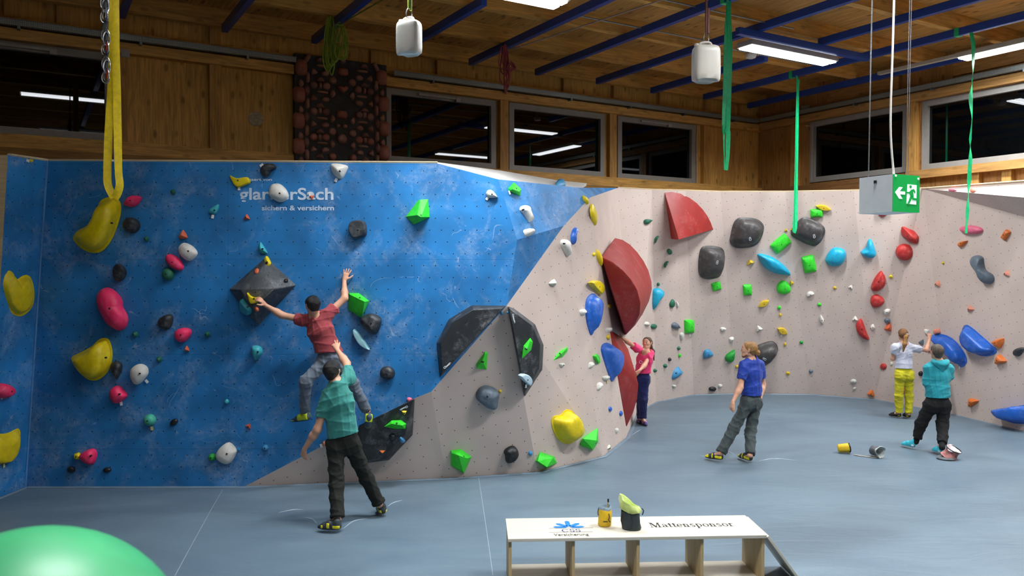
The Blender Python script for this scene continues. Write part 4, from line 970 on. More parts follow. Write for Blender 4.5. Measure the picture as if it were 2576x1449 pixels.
for (a, b_, l_, pw) in ((-15.2, 6.2, 'strip light over the left end of the hall outside the picture', .1), (-8.5, 10.2, 'strip light over the middle of the mat outside the picture', 2.05), (-3.2, 10.0, 'strip light over the right of the mat outside the picture', 1.3),
                        (-14.8, 11.5, 'strip light over the gallery outside the picture', 1.3), (-9.0, 15.5, 'strip light behind the viewer, left', .9), (-3.0, 15.5, 'strip light behind the viewer, right', .9)):
    strip_light(bp(a, b_, ZL), E1, 2.4, l_, pw, 105 if a < -15 else 112 if a < -12 else 145)
sd = atz(1889, 143, ZJ - .1); bm = bmesh.new()
lathe(bm, [(.0, .12), (.05, .12), (.05, .06), (.1, .05), (.105, .02), (.09, -.02), (.05, -.035), (0, -.035)], sd, V((0, 0, 1)), 24)
tag(obj('smoke_detector', bm, M('detector_white', 'd6d2ca', .45, .02), None, smooth=35), 'small white smoke detector under the ceiling left of the strip light', 'smoke detector')
# ---------------------------------------------------------------- slings (webbing)
YS = M('yellow_webbing', 'e6c80a', .5, .12, 18, bump=.25, bs=60, sheen=.2); GS = M('green_webbing', '14c47c', .36, .15, 14, bump=.2, bs=50)
def sling(name, pxs, D, width, mat, label, cat, twist=0.0, th=.006, dd=None, ztop=None):
    t = empty(name, at(pxs[0][0][0], pxs[0][0][1], D), label, cat)
    for j, st in enumerate(pxs):
        ps = spline([at(q[0], q[1], D + (q[3] if len(q) > 3 else 0)) for q in st], 5)
        ang = [q[2] if len(q) > 2 else 0 for q in st]; dirs = []
        for i in range(len(ps)):
            f = i / (len(ps) - 1) * (len(st) - 1); k = min(int(f), len(st) - 2); a = R(ang[k] + (ang[k + 1] - ang[k]) * (f - k))
            dirs.append(V((math.cos(a), math.sin(a), 0)))
        bm = bmesh.new(); add_ribbon(bm, ps, dirs, width, th); bmesh.ops.recalc_face_normals(bm, faces=bm.faces)
        obj('webbing_strand', bm, mat, t, smooth=50)
    return t
ys = sling('webbing_sling', [[(282, -190, 20), (284, 0, 20), (282, 120, 10), (279, 230, 0), (273, 340, 20), (270, 440, 40), (273, 470, 30), (287, 497, 10)],
                             [(288, -190, 20), (290, 0, 10), (291, 120, 10), (294, 230, 15), (296, 340, 30), (298, 430, 50), (301, 465, 40), (295, 488, 20), (288, 498, 10)]], 9.3, .085, YS, 'long yellow webbing sling hanging from ceiling in front of the blue wall', 'sling')
box('label_tag', at(289, 388, 9.29), .035, .004, .13, M('blue_label', '3346b0', .4, .03), ys)
box('label_tag', at(287, 404, 9.28), .05, .003, .02, M('white_label', 'e8e8ee', .4, .03), ys)
g1 = sling('webbing_sling', [[(1834, -6, 10), (1832, 30, 10), (1828, 90, 0), (1826, 170, 0), (1824, 250, 0), (1822, 315, 10), (1824, 335, 20), (1832, 322, 30)],
                             [(1832, 10, 40), (1834, 40, 20), (1836, 120, 10), (1834, 220, 0), (1832, 300, 20), (1830, 335, 10)],
                             [(1822, 315, 40), (1821, 350, 60), (1822, 395, 70), (1825, 427, 40)], [(1832, 330, 20), (1831, 360, 10), (1830, 395, 30), (1826, 428, 30)]], atz(1833, 8, ZB).y - .1, .075, GS, 'thick folded green sling hanging beside the greyish canister', 'sling')
g2 = sling('webbing_sling', [[(2004, 190, 40), (2006, 210, 40), (2003, 300, 60), (2001, 430, 50), (1997, 560, 40), (1996, 582, 30)],
                             [(2008, 200, 30), (2007, 260, 30), (2005, 430, 40), (2003, 520, 20), (2002, 570, 20), (1998, 586, 20)]], 16.75, .066, GS, 'thin green sling hanging in front of the dark pads on the bay wall', 'sling')
g3 = sling('webbing_sling', [[(2443, 82, 10), (2448, 110, 0), (2448, 160, 30), (2446, 200, 80), (2442, 250, 0), (2445, 300, 60), (2441, 350, 90), (2441, 400, 10), (2438, 450, 0), (2436, 490, 60), (2434, 530, 10), (2432, 560, 40), (2430, 587, 30)]], 13.7, .07, GS, 'twisted green sling hanging in front of the pink bar hold', 'sling')
BU = [uz(q[0], q[1])[0] for q in BMS]
for t_, x, y in ((g1, 1833, 12), (g2, 2005, 198), (g3, 2444, 100)):
    u, v = uz(x, y); u = min(BU, key=lambda q: abs(q - u))
    bm = bmesh.new(); add_box(bm, bp(u, v, (ZB + ZJ) / 2), .112, .085, .145, BR, .01); obj('beam_wrap', bm, GS, t_, smooth=35)
# ---------------------------------------------------------------- canisters on cords
def canister(x, y, wpx, hpx, D, yaw, label, col, tr):
    c = at(x, y, D); s = D / F; w, h = wpx * s, hpx * s; d = w * .62
    rot = Matrix.Rotation(R(yaw), 3, 'Z'); t = empty('canister', c, label, 'canister')
    cm = M('canister_' + col, col, .4, .06, 5, sub=.3)
    bm = bmesh.new(); rings = []
    for zz, sc in ((-.5, .78), (-.485, .9), (-.45, .97), (-.3, 1), (0, 1.0), (.3, .99), (.4, .95), (.46, .84), (.49, .66), (.5, .5)):
        ring = []
        for k in range(28):
            a = 2 * math.pi * k / 28; ca, sa = math.cos(a), math.sin(a)
            q = V(((abs(ca) ** .42) * (1 if ca > 0 else -1) * w / 2 * sc, (abs(sa) ** .42) * (1 if sa > 0 else -1) * d / 2 * sc, zz * h + (.012 * math.sin(3 * a) if zz < -.45 else 0)))
            ring.append(bm.verts.new(c + rot @ q))
        rings.append(ring)
    for A, B in zip(rings, rings[1:]):
        for k in range(28): bm.faces.new((A[k], A[(k + 1) % 28], B[(k + 1) % 28], B[k]))
    bm.faces.new(rings[0][::-1]); bm.faces.new(rings[-1]); obj('canister_body', bm, cm, t, smooth=50)
    tube('handle', [c + rot @ V((-w * .25, 0, h * .47)), c + rot @ V((-w * .2, 0, h * .56)), c + rot @ V((w * .12, 0, h * .58)), c + rot @ V((w * .22, 0, h * .47))], .016, cm, t, 8, n=4)
    bm = bmesh.new(); lathe(bm, [(.028, 0), (.028, .03), (.02, .034), (0, .034)], c + rot @ V((-w * .36, 0, h * .46)), V((0, 0, 1)), 14); obj('screw_cap', bm, cm, t, smooth=40)
    return t, c + rot @ V((0, 0, h * .57))
CORDG = M('cord_olive', '7c8a2a', .6, .2, 30); CORDR = M('cord_brown', '6b3a30', .6, .2, 30); STEEL = M('karabiner_steel', 'b8bcc0', .25, .05, metal=.9)
def karabiner(par, c, h=.1, w=.055, m=None, yaw=0., nm='karabiner'):
    rot = Matrix.Rotation(R(yaw), 3, 'Z')
    ps = [c + rot @ V((w / 2 * math.cos(a) * (1 - .18 * math.sin(a)), 0, h / 2 * math.sin(a))) for a in [2 * math.pi * k / 16 for k in range(16)]]
    return tube(nm, ps, .0065, m or STEEL, par, 6, True)
j1, tp = canister(1029, 95, 62, 84, 8.6, -22, 'bright white plastic canister hanging from an olive cord', 'e6e6de', 0)
karabiner(j1, tp + V((0, 0, .05)), .11, .06, STEEL, 20)
tube('cord', [tp + V((0, 0, .1)), V((tp.x, tp.y, ZB + .1))], .014, CORDG, j1); tube('cord', [tp + V((.02, 0, .08)), V((tp.x + .03, tp.y + .02, ZB + .1))], .012, CORDG, j1)
j2, tp = canister(1776, 160, 68, 90, 9.4, 6, 'greyish white plastic canister hanging from a brown cord beside green sling', 'bdb8ae', 0)
karabiner(j2, tp + V((.0, 0, .06)), .12, .06, STEEL, 0)
tube('cord', [tp + V((0, 0, .1)), V((tp.x, tp.y, ZB + .1))], .013, CORDR, j2); tube('cord', [tp + V((.02, 0, .11)), tp + V((.022, .01, .4))], .02, CORDR, j2)
# ---------------------------------------------------------------- rope coils
def coil(cx, y0, y1, D, w, mat, label, loops, r, seed, groups):
    rr = random.Random(seed); t = empty('rope_coil', at(cx, y0, D), label, 'rope')
    for i in range(loops):
        g = groups[i % len(groups)]; x = cx + g[0] + rr.uniform(-g[2], g[2]); b_ = y1 + g[1] + rr.uniform(-18, 14); hw = rr.uniform(.25, 1) * w; d0 = rr.uniform(-.09, .09)
        top = y0 + rr.uniform(0, 14) + g[3]
        ps = [at(x - hw * .25, top, D + d0), at(x - hw * .8, top + (b_ - top) * .4, D + d0), at(x - hw, top + (b_ - top) * .8, D + d0), at(x, b_, D + d0 + .02), at(x + hw, top + (b_ - top) * .78, D + d0 + .03), at(x + hw * .7, top + (b_ - top) * .38, D + d0 + .03), at(x + hw * .2, top, D + d0 + .02)]
        tube('rope_strand', ps, r, mat, t, 6, n=5)
    return t
RG = M('rope_green', '7f9a22', .6, .2, 40, bump=.3, bs=300); RRD = M('rope_red', '9c3f42', .6, .2, 40, bump=.3, bs=300)
Dg = atz(850, 60, ZB).y - .12
cg = coil(845, 36, 150, Dg, 14, RG, 'green rope coil hung over a blue ceiling beam left of the canister', 16, .011, 3, ((-14, 28, 8, 0), (16, -10, 6, 28), (-10, 10, 8, 18)))
tube('knot_wrap', [at(855, 56, Dg), at(848, 62, Dg - .06), at(862, 64, Dg - .05), at(850, 70, Dg - .02), at(864, 60, Dg - .04)], .013, RG, cg, 6, n=4)
Dr = atz(1270, 112, ZB).y - .12
cr = coil(1274, 106, 200, Dr, 12, RRD, 'red rope coil tied to a blue ceiling beam above the back windows', 14, .011, 5, ((-6, -18, 5, 0), (10, -12, 5, 42), (-2, 32, 5, 20)))
tag(tube('tension_line', [at(872, 52, Dg), at(965, -2, Dg - 1.2)], .011, CORDG), 'taut green line running from the green coil up to ceiling', 'rope')
tag(tube('tension_line', [at(1288, 124, Dr), at(1665, 0, atz(1665, 0, ZB).y - .1)], .011, M('line_pale', 'b09a90', .6)), 'taut pale line stretched from the red rope coil to the right', 'rope')
# ---------------------------------------------------------------- quickdraws beside the yellow sling
REDA = M('karabiner_red', 'a83230', .3, .05, metal=.6); DKW = M('dark_webbing', '2c3230', .6, .1)
for i, (x, y, gate, lab) in enumerate(((264, 30, STEEL, 'topmost steel quickdraw in the chain beside the yellow sling'), (266, 112, REDA, 'middle quickdraw with a red gate in the chain beside the yellow sling'), (267, 182, REDA, 'lowest quickdraw with red gate in the chain beside yellow sling'))):
    t = empty('quickdraw', at(x, y, 9.1), lab, 'quickdraw'); c = at(x, y, 9.1)
    karabiner(t, c + V((.0, 0, .1)), .15, .085, STEEL, 15); karabiner(t, c + V((.018, -.02, .06)), .15, .075, STEEL, 50)
    karabiner(t, c + V((.012, -.02, -.03)), .15, .08, STEEL, -25); karabiner(t, c + V((-.012, .01, -.05)), .14, .075, STEEL, 20)
    tube('gate', [c + V((.02, -.03, -.08)), c + V((.03, -.03, .02))], .009, gate, t)
    for q in (-.02, .0, .02):
        bm = bmesh.new(); add_ribbon(bm, [c + V((q, .01, .26)), c + V((q - .012, .0, .15)), c + V((q - .006, 0, .03))], [V((1, .3 + q * 20, 0))] * 3, .024, .007); obj('dogbone', bm, DKW, t)
tag(tube('hanging_cord', [at(262, -190, 9.13), at(264, 0, 9.13), at(266, 90, 9.13), at(268, 175, 9.13)], .012, DKW, n=3), 'dark cord carrying the chain of quickdraws beside the yellow sling', 'cord')
# ---------------------------------------------------------------- exit sign: hanging cube
sE = at(2245, 485, 8.0); hz = 94 * 8.0 / F; sW = .395
SG = M('exit_green', '00a04a', .4, .02, emit=.32, ecol='00a84c'); SW = M('exit_white', 'e8f2ea', .4, 0, emit=.55, ecol='e8f4ee'); SGR = M('sign_grey', 'e9eeee', .45, .03)
dL, dR = V((-.4454, .8955, 0)), V((.8955, .4454, 0))
bm = bmesh.new(); A = sE; cs = [A, A + dL * sW, A + dL * sW + dR * sW, A + dR * sW]
vb = [bm.verts.new(q - V((0, 0, hz / 2))) for q in cs]; vt = [bm.verts.new(q + V((0, 0, hz / 2))) for q in cs]
bm.faces.new(vb[::-1]); bm.faces.new(vt)
for i in range(4): bm.faces.new((vb[i], vb[(i + 1) % 4], vt[(i + 1) % 4], vt[i]))
bmesh.ops.recalc_face_normals(bm, faces=bm.faces)
es = obj('exit_sign', bm, SGR); tag(es, 'hanging box-shaped green exit sign with running figure and arrow', 'exit sign')
nR = dR.cross(V((0, 0, 1))).normalized(); nR = -nR if nR.dot(CAM - A) < 0 else nR
def sgn(name, polys, mat, th, z0):
    bm = bmesh.new()
    for P in polys:
        f = [bm.verts.new(A + dR * (a * sW) + V((0, 0, (b - .5) * hz)) + nR * z0) for a, b in P]
        g_ = [bm.verts.new(v.co + nR * th) for v in f]
        n_ = len(f); bm.faces.new(g_); bm.faces.new(f[::-1])
        for i in range(n_): bm.faces.new((f[i], f[(i + 1) % n_], g_[(i + 1) % n_], g_[i]))
    bmesh.ops.recalc_face_normals(bm, faces=bm.faces); return obj(name, bm, mat, es)
sgn('sign_face', [[(.0, .0), (1, 0), (1, 1), (0, 1)]], SG, .004, .001)
# crop coordinates of the pictogram (x 700..1075, y 110..635) -> face units
def cp_(x, y): return ((x - 697) / 378, 1 - (y - 108) / 525)
sgn('arrow', [[cp_(*q) for q in ((727, 362), (785, 284), (833, 285), (790, 344), (866, 345), (865, 387), (793, 386), (830, 450), (783, 448))]], SW, .002, .005)
sgn('doorway', [[cp_(*q) for q in ((897, 238), (1028, 243), (1026, 520), (888, 512))]], SW, .002, .005)
limb = lambda pts, w: [[cp_(*q) for q in pts[::1]]]
fig = [[(952, 310), (990, 300), (1012, 345), (1000, 362), (975, 330), (985, 400), (940, 410), (925, 372), (890, 368), (890, 345), (920, 345)],
       [(940, 395), (985, 392), (985, 425), (1042, 432), (1042, 466), (968, 458)], [(938, 398), (972, 402), (950, 460), (925, 510), (895, 512), (915, 470)],
       [(940 + 17 * math.cos(a), 270 + 22 * math.sin(a)) for a in [2 * math.pi * k / 14 for k in range(14)]]]
sgn('running_figure', [[cp_(*q) for q in P] for P in fig], SG, .0025, .0065)
for k, (x, y) in enumerate(((733, 130), (1052, 152))): bm = bmesh.new(); a_, b_ = cp_(x, y); lathe(bm, [(.011, 0), (.011, .006), (0, .008)], A + dR * (a_ * sW) + V((0, 0, (b_ - .5) * hz)) + nR * .004, nR, 12); obj('screw_cap', bm, SW, es, smooth=40)
nL = V((0, 0, 1)).cross(dL).normalized(); nL = -nL if nL.dot(CAM - A) < 0 else nL
box('indicator_lamp', A + dL * sW * .5 + V((0, 0, hz * .34)) + nL * .006, .03, .01, .03, M('indicator_dark', '2a2f2c', .3), es, Matrix.Rotation(math.atan2(dL.y, dL.x), 3, 'Z'))
def wire(x0, x1, c, lab, r=.0035, m=None, top=None):
    a = c; return tube(lab, [a, V((a.x + x1, a.y, ZD - .3))], r, m or STEEL, es)
top = V((0, 0, hz / 2))
for f1_, f2_ in ((.75, 0.05), (.98, .3), (.1, .62), (.3, .95)): wire(0, 0.03, A + dL * sW * f1_ + dR * sW * f2_ + top, 'suspension_wire')
tube('power_cable', [A + top + dR * .08 + dL * .05, A + top + V((.02, .1, .5)), A + top + V((.035, .1, 1.4)), A + top + V((.06, .1, 3.0))], .011, PIPE, es, n=6)
# ---------------------------------------------------------------- bench
BZ = .5
c_bl, c_br, c_fr, c_fl = atz(1277, 1305, BZ), atz(1882, 1295, BZ), atz(1928, 1347, BZ), atz(1280, 1355, BZ)
bx = (c_br - c_bl + c_fr - c_fl).normalized(); by = V((-bx.y, bx.x, 0)); bL = ((c_br - c_bl).length + (c_fr - c_fl).length) / 2; bW = ((c_bl - c_fl).dot(by) + (c_br - c_fr).dot(by)) / 2
b0 = (c_fl + c_fr) / 2 - bx * bL / 2; brot = Matrix((bx, by, V((0, 0, 1)))).transposed()
BT = M('bench_top_birch', 'cfc7b6', .45, .05, 3, stretch=(1, 8, 8), chalk=.0); BE = wood('bench_side_birch', 'bfa476', 2, knots=.0, dark=.2)
def bq(x, y, z): return b0 + bx * x + by * y + V((0, 0, z - BZ))
bench = empty('bench', bq(bL / 2, bW / 2, 0), 'low birch plywood bench with printed sponsor lettering on the mat', 'bench')
TOPB = box('bench_top', bq(bL / 2, bW / 2, BZ - .014), bL, bW, .028, BT, bench, brot, .004)
box('bench_shelf', bq(bL / 2, bW / 2, .055), bL - .02, bW - .04, .024, BT, bench, brot, .003)
for i in range(5):
    x = [.02, bL * .252, bL * .503, bL * .752, bL - .02][i]
    box('divider', bq(x, bW / 2 + .01, (BZ - .028) / 2), .026, bW - .05, BZ - .03, BE, bench, brot, .002)
bm = bmesh.new(); a = bq(bL + .01, bW / 2, BZ - .02); dz = (bq(bL + .36, bW / 2, .02) - a); ang = math.atan2(.48, .35)
r2_ = brot @ Matrix.Rotation(ang, 3, 'Y')
box('sloped_end_panel', a + dz / 2, dz.length, bW - .02, .022, BT, bench, r2_, .003)
INK = M('print_black', '1c2226', .5, .02); BLU = M('print_blue', '1578d0', .5, .02); BLD = M('print_navy', '1a3f7a', .5, .02)
def serif_text(s, mat, x0, y0, width, h, nm='lettering'):
    """roman lettering: default face plus slab serifs and a slight vertical stretch"""
    return text_mesh(nm, s, h / .72, mat, TOPB, bq(x0, y0, BZ), bx, by, .0012, .0008, .0, width)
def bpix(x, y): q = atz(x, y, BZ) - b0; return q.dot(bx), q.dot(by)
tx, ty = bpix(1637, 1327); tx1, _ = bpix(1843, 1318)
# Mattensponsor in roman letters drawn as strokes
def stroke_font(s, x0, y0, width, h, mat, nm):
    """simple roman (thick verticals, thin joins, serifs) built as flat polygons; returns one mesh"""
    G = {}
    T, t_ = .15, .055
    def vb(x, y0_, y1_, w=T): return [(x, y0_), (x + w, y0_), (x + w, y1_), (x, y1_)]
    def sf(x, y, w=.34): return [(x - w / 2, y - .03), (x + w / 2, y - .03), (x + w / 2, y + .03), (x - w / 2, y + .03)]
    def dg(x0_, y0_, x1_, y1_, w): return [(x0_, y0_), (x0_ + w, y0_), (x1_ + w, y1_), (x1_, y1_)]
    def arc(cx, cy, rx, ry, a0, a1, wmax=T, wmin=t_, n=14):
        P = []
        for i in range(n):
            a, b_ = R(a0 + (a1 - a0) * i / n), R(a0 + (a1 - a0) * (i + 1) / n); q = []
            for k, ro in ((a, 1), (b_, 1), (b_, 0), (a, 0)):
                w = wmin + (wmax - wmin) * abs(math.cos(k)) ** 1.5
                q.append((cx + (rx - (0 if ro else w)) * math.cos(k), cy + (ry - (0 if ro else w)) * math.sin(k)))
            P.append(q)
        return P
    X = .66
    def stem(x, top=X, bot=0, s1=True): return [vb(x, bot, top)] + [sf(x + T / 2, bot + .03, .36)] + ([[(x - .1, top - .09), (x + T, top), (x + T, top - .12), (x, top - .12)]] if s1 else [])
    def arch(x): return arc(x + .2, X - .26, .27, .27, 0, 150) + [vb(x + .32, 0, X - .24)] + [sf(x + .4, .03, .34)]
    G['M'] = (1.2, [vb(.14, 0, 1, .06), sf(.17, .03), sf(.2, .97, .34), dg(.14, 1, .5, .0, .2), dg(.5, 0, .88, 1, .08), vb(.86, 0, 1), sf(.94, .03, .4), sf(.98, .97, .34)])
    G['a'] = (.62, arc(.27, .42, .24, .25, 20, 160, .12) + [vb(.36, .08, .46)] + arc(.27, .19, .23, .2, 60, 300, .14) + [[(.36, .1), (.6, .02), (.62, .08), (.5, .12)]])
    G['t'] = (.42, [vb(.12, .1, .86), [(0, X - .07), (.4, X - .07), (.4, X), (0, X)]] + arc(.3, .16, .18, .16, 180, 320, .12))
    G['e'] = (.6, arc(.3, .33, .28, .34, 10, 310, .15) + [[(.08, .32), (.56, .32), (.56, .39), (.08, .39)]])
    G['n'] = (.72, stem(.1) + arch(.1))
    G['s'] = (.54, arc(.26, .49, .22, .19, 30, 280, .12, .09) + arc(.26, .18, .23, .19, -150, 100, .13, .09))
    G['p'] = (.7, stem(.1, X, -.3) + arc(.34, .33, .3, .34, -150, 150, .15))
    G['o'] = (.66, arc(.32, .33, .3, .34, 0, 360, .15))
    G['r'] = (.5, stem(.1) + arc(.36, X - .2, .17, .2, 30, 160, .12))
    G['C'] = (.95, arc(.48, .5, .44, .52, 40, 320, .17) + [vb(.8, .68, .98, .05)])
    G['S'] = (.7, arc(.34, .74, .28, .27, 30, 270, .15) + arc(.34, .25, .3, .27, -150, 90, .16) + [vb(.57, .72, .98, .05), vb(.06, .02, .28, .05)])
    W = sum(G[c][0] for c in s); k = width / W; bm = bmesh.new(); x = 0
    for c in s:
        for P in G[c][1]:
            f = [bm.verts.new(bq(x0 + (x + a_) * k, y0 + b_ * h, BZ + .0015)) for a_, b_ in P]
            fc = bm.faces.new(f); fc.normal_update()
            if fc.normal.z < 0: fc.normal_flip()
        x += G[c][0]
    return obj(nm, bm, mat, TOPB)
_, th0 = bpix(1640, 1315.5); stroke_font('Mattensponsor', tx, ty + .0, tx1 - tx, th0 - ty, INK, 'lettering')
a0, a1 = bpix(1413, 1338.6), bpix(1460, 1330.4); stroke_font('CSS', a0[0], a0[1], a1[0] - a0[0] , (a1[1] - a0[1]) * .95, BLD, 'lettering')
a0, a1 = bpix(1394, 1348.5), bpix(1482, 1348.5); serif_text('Versicherung', INK, a0[0], a0[1], a1[0] - a0[0], .062)
for yy in (1329.4, 1339.6):
    a0, a1 = bpix(1381, yy), bpix(1492, yy); box('print_line', bq((a0[0] + a1[0]) / 2, a0[1], BZ + .001), a1[0] - a0[0], .003, .0015, INK, TOPB, brot)
cx_, cy_ = bpix(1431, 1326.5)
def petal(ang, L_, w, r0, m, nm, z, k=1.0):
    c, s = math.cos(ang), math.sin(ang)
    O = [(r0, 0), (r0 + w * .55, w / 2), (L_ - w * .55, w / 2), (L_, 0), (L_ - w * .55, -w / 2), (r0 + w * .55, -w / 2)]
    bm = bmesh.new(); f = bm.faces.new([bm.verts.new(bq(cx_ + (a_ * c - b_ * s), cy_ + (a_ * s + b_ * c) * 1.0, BZ + z)) for a_, b_ in O]); f.normal_update()
    if f.normal.z < 0: f.normal_flip()
    return obj(nm, bm, m, TOPB)
for an in (5, 47, 90, 133, 175):
    petal(R(an), {5: .15, 175: .15, 90: .19}.get(an, .16), .05 if an != 90 else .045, .012, BLU, 'logo_petal', .0014); 
# ---------------------------------------------------------------- chalk bags
YF = M('bag_yellow', 'e0b81a', .6, .12, 12, bump=.3, bs=25); DF = M('bag_dark', '28343a', .6, .15, 12, bump=.3, bs=25); LF = M('bag_lime_fleece', 'c4d67a', .85, .12, 20, bump=.6, bs=60, sheen=.4)
GF = M('bag_grey_fleece', 'a3a8a6', .9, .15, 20, bump=.6, bs=60); KF = M('strap_black', '15171a', .6)
def bag(label, base, axis, prof, mat, lin_m, mouth, sq=1.0, xd=None, name='chalk_bag', wob=.008, seed=1, tilt=0.):
    t = empty(name, base, label, 'chalk bag'); rr = random.Random(seed)
    x = xd or axis.orthogonal().normalized(); y = axis.cross(x).normalized(); seg = 26
    ph = [rr.uniform(0, 6) for _ in range(4)]
    def loft(nm, pr, m, tilt=0.):
        bm = bmesh.new(); rings = []
        for r, h, sh in pr:
            if r < 1e-6: rings.append([bm.verts.new(base + axis * h + x * sh)] * seg); continue
            ring = []
            for k in range(seg):
                a = 2 * math.pi * k / seg; q = r + wob * r / .08 * (math.sin(3 * a + ph[0] + h * 20) * .5 + math.sin(5 * a + ph[1] - h * 30) * .5) * min(1, h * 12)
                ring.append(bm.verts.new(base + axis * (h + tilt * math.cos(a) * max(0, h - .1) * 6 + wob * .8 * math.sin(2 * a + ph[2]) * (h > .1)) + x * (math.cos(a) * q + sh) + y * math.sin(a) * q * sq))
            rings.append(ring)
        for A_, B_ in zip(rings, rings[1:]):
            for k in range(seg):
                q = list(dict.fromkeys([A_[k], A_[(k + 1) % seg], B_[(k + 1) % seg], B_[k]]))
                if len(q) > 2:
                    try: bm.faces.new(q)
                    except ValueError: pass
        bmesh.ops.recalc_face_normals(bm, faces=bm.faces); return obj(nm, bm, m, t, smooth=60)
    loft('bag_body', prof, mat); loft('bag_lining', mouth, lin_m, tilt); return t, x, y
pb = atz(1521, 1322, BZ)
t, x, y = bag('small yellow chalk bag with a brush standing on the bench', pb, V((0, 0, 1)), [(0, 0, 0), (.055, .002, 0), (.062, .015, 0), (.061, .1, 0), (.06, .165, 0), (.056, .168, 0)], YF, M('bag_lining_grey', '8fa2b0', .85, .2, 20, bump=.6, bs=60), [(.0605, .155, 0), (.061, .172, 0), (.052, .185, 0), (.045, .17, 0), (.04, .08, 0), (0, .05, 0)], 1, V((1, 0, 0)), seed=2)
tube('brush_handle', [pb + V((.02, .02, .08)), pb + V((.035, .03, .215))], .006, BE, t); box('brush_head', pb + V((.036, .031, .225)), .014, .014, .03, KF, t)
tube('drawcord', [pb + V((.03, -.062, .13)), pb + V((.036, -.068, .1)), pb + V((.03, -.064, .07)), pb + V((.045, -.06, .05))], .004, KF, t, n=4); tube('strap', [pb + V((-.058, -.02, .17)), pb + V((-.066, -.025, .13)), pb + V((-.06, -.02, .1))], .005, M('strap_grey', '4f5a60', .6), t, n=3)
box('printed_mark', pb + V((.0, -.0635, .055)), .04, .002, .008, INK, t)
pb = atz(1588, 1331, BZ); xa = V((.94, -.34, 0))
t, x, y = bag('tall dark boulder bag with lime fleece mouth standing on the bench', pb, V((0, 0, 1)), [(0, 0, 0), (.085, .002, 0), (.09, .02, 0), (.085, .09, -.004), (.082, .17, -.008)], DF, LF, [(.083, .165, -.008), (.098, .175, -.01), (.1, .22, -.016), (.085, .255, -.02), (.068, .235, -.018), (.05, .1, -.01), (0, .06, 0)], .68, xa, wob=.012, seed=4, tilt=-.055)
tube('carry_loop', [pb + V((-.08, -.03, .16)), pb + V((-.1, -.05, .1)), pb + V((-.085, -.04, .06))], .005, KF, t, n=3); tube('carry_loop', [pb + V((.09, -.03, .2)), pb + V((.105, -.04, .18)), pb + V((.095, -.03, .14))], .005, KF, t, n=3)
tube('seam_piping', [pb + V((-.02, -.075, .165)), pb + V((.0, -.074, .08)), pb + V((-.03, -.07, .01))], .003, KF, t, n=3)
pb = atz(2107, 1139); ax = V((.94, -.3, .12)).normalized(); c0_ = pb + V((0, 0, .07))
t, x, y = bag('yellow chalk bag lying on its side on the mat', c0_, ax, [(0, 0, 0), (.05, .002, 0), (.062, .02, 0), (.07, .16, 0), (.072, .175, 0)], YF, KF, [(.073, .165, 0), (.073, .185, 0), (.062, .185, 0), (.055, .05, 0), (0, .03, 0)], 1, None, seed=6)
pb = atz(2206, 1151); c0_ = pb + V((-.03, .12, .09)); ax = V((.35, -.93, .02)).normalized()
t, x, y = bag('grey chalk bag lying open towards the viewer with its belt on the mat', c0_, ax, [(0, 0, 0), (.05, .002, 0), (.07, .02, 0), (.08, .14, 0), (.085, .17, 0)], M('bag_grey', '5d6166', .7, .3, 14, bump=.4, bs=30), GF, [(.086, .16, 0), (.094, .175, 0), (.088, .19, 0), (.07, .17, 0), (.05, .05, 0), (0, .03, 0)], 1, None, seed=8, wob=.01)
tube('belt', [pb + V((-.05, .05, .02)), pb + V((-.12, .04, .012)), pb + V((-.2, .1, .01)), pb + V((-.29, .14, .012)), pb + V((-.22, .07, .01)), pb + V((-.1, -.02, .01)), pb + V((.05, -.06, .01))], .011, M('belt_grey', '8d8a80', .7), t, n=5, flat=(V((0, 0, 1)), .4))
pb = atz(2392, 1154); c0_ = pb + V((-.02, .02, .02)); ax = V((.28, -.35, .9)).normalized()
t, x, y = bag('pink and grey crumpled chalk bag beside the teal-hooded person\'s shoe', c0_, ax, [(0, -.01, 0), (.1, 0, -.02), (.12, .02, -.03), (.09, .06, -.01), (.085, .1, .01), (.105, .135, .02)], M('bag_pink', 'b0716c', .7, .5, 14, bump=.5, bs=30), M('bag_lining_pink', 'd8c8c8', .8, .2), [(.1, .125, .02), (.112, .14, .02), (.106, .15, .02), (.085, .14, .02), (.06, .08, .01), (0, .06, 0)], 1, None, seed=11, wob=.014)
bm = bmesh.new(); add_tube(bm, [c0_ + ax * .145 + x * (.02 + .109 * math.cos(a)) + y * .109 * math.sin(a) for a in [2 * math.pi * k / 24 for k in range(24)]], .008, 6, True); obj('mouth_rim', bm, KF, t, smooth=60)
add = bmesh.new(); lathe(add, [(.13, 0), (.135, .012), (.12, .03), (.09, .036), (0, .036)], pb + V((-.07, .0, .0)), V((0, 0, 1)), 24); obj('grey_flap', add, M('bag_grey', '5d6166', .7), t, smooth=50)
# ---------------------------------------------------------------- foreground ball on the gallery
bc = at(75, 1717, 1.9); rb = 384 * 1.9 / F
bm = bmesh.new(); bmesh.ops.create_uvsphere(bm, u_segments=64, v_segments=32, radius=rb, matrix=Matrix.Translation(bc))
tag(obj('exercise_ball', bm, M('ball_green', '36a066', .45, .12, 4), None, smooth=60), 'big green ball out of focus in the bottom left foreground', 'ball')
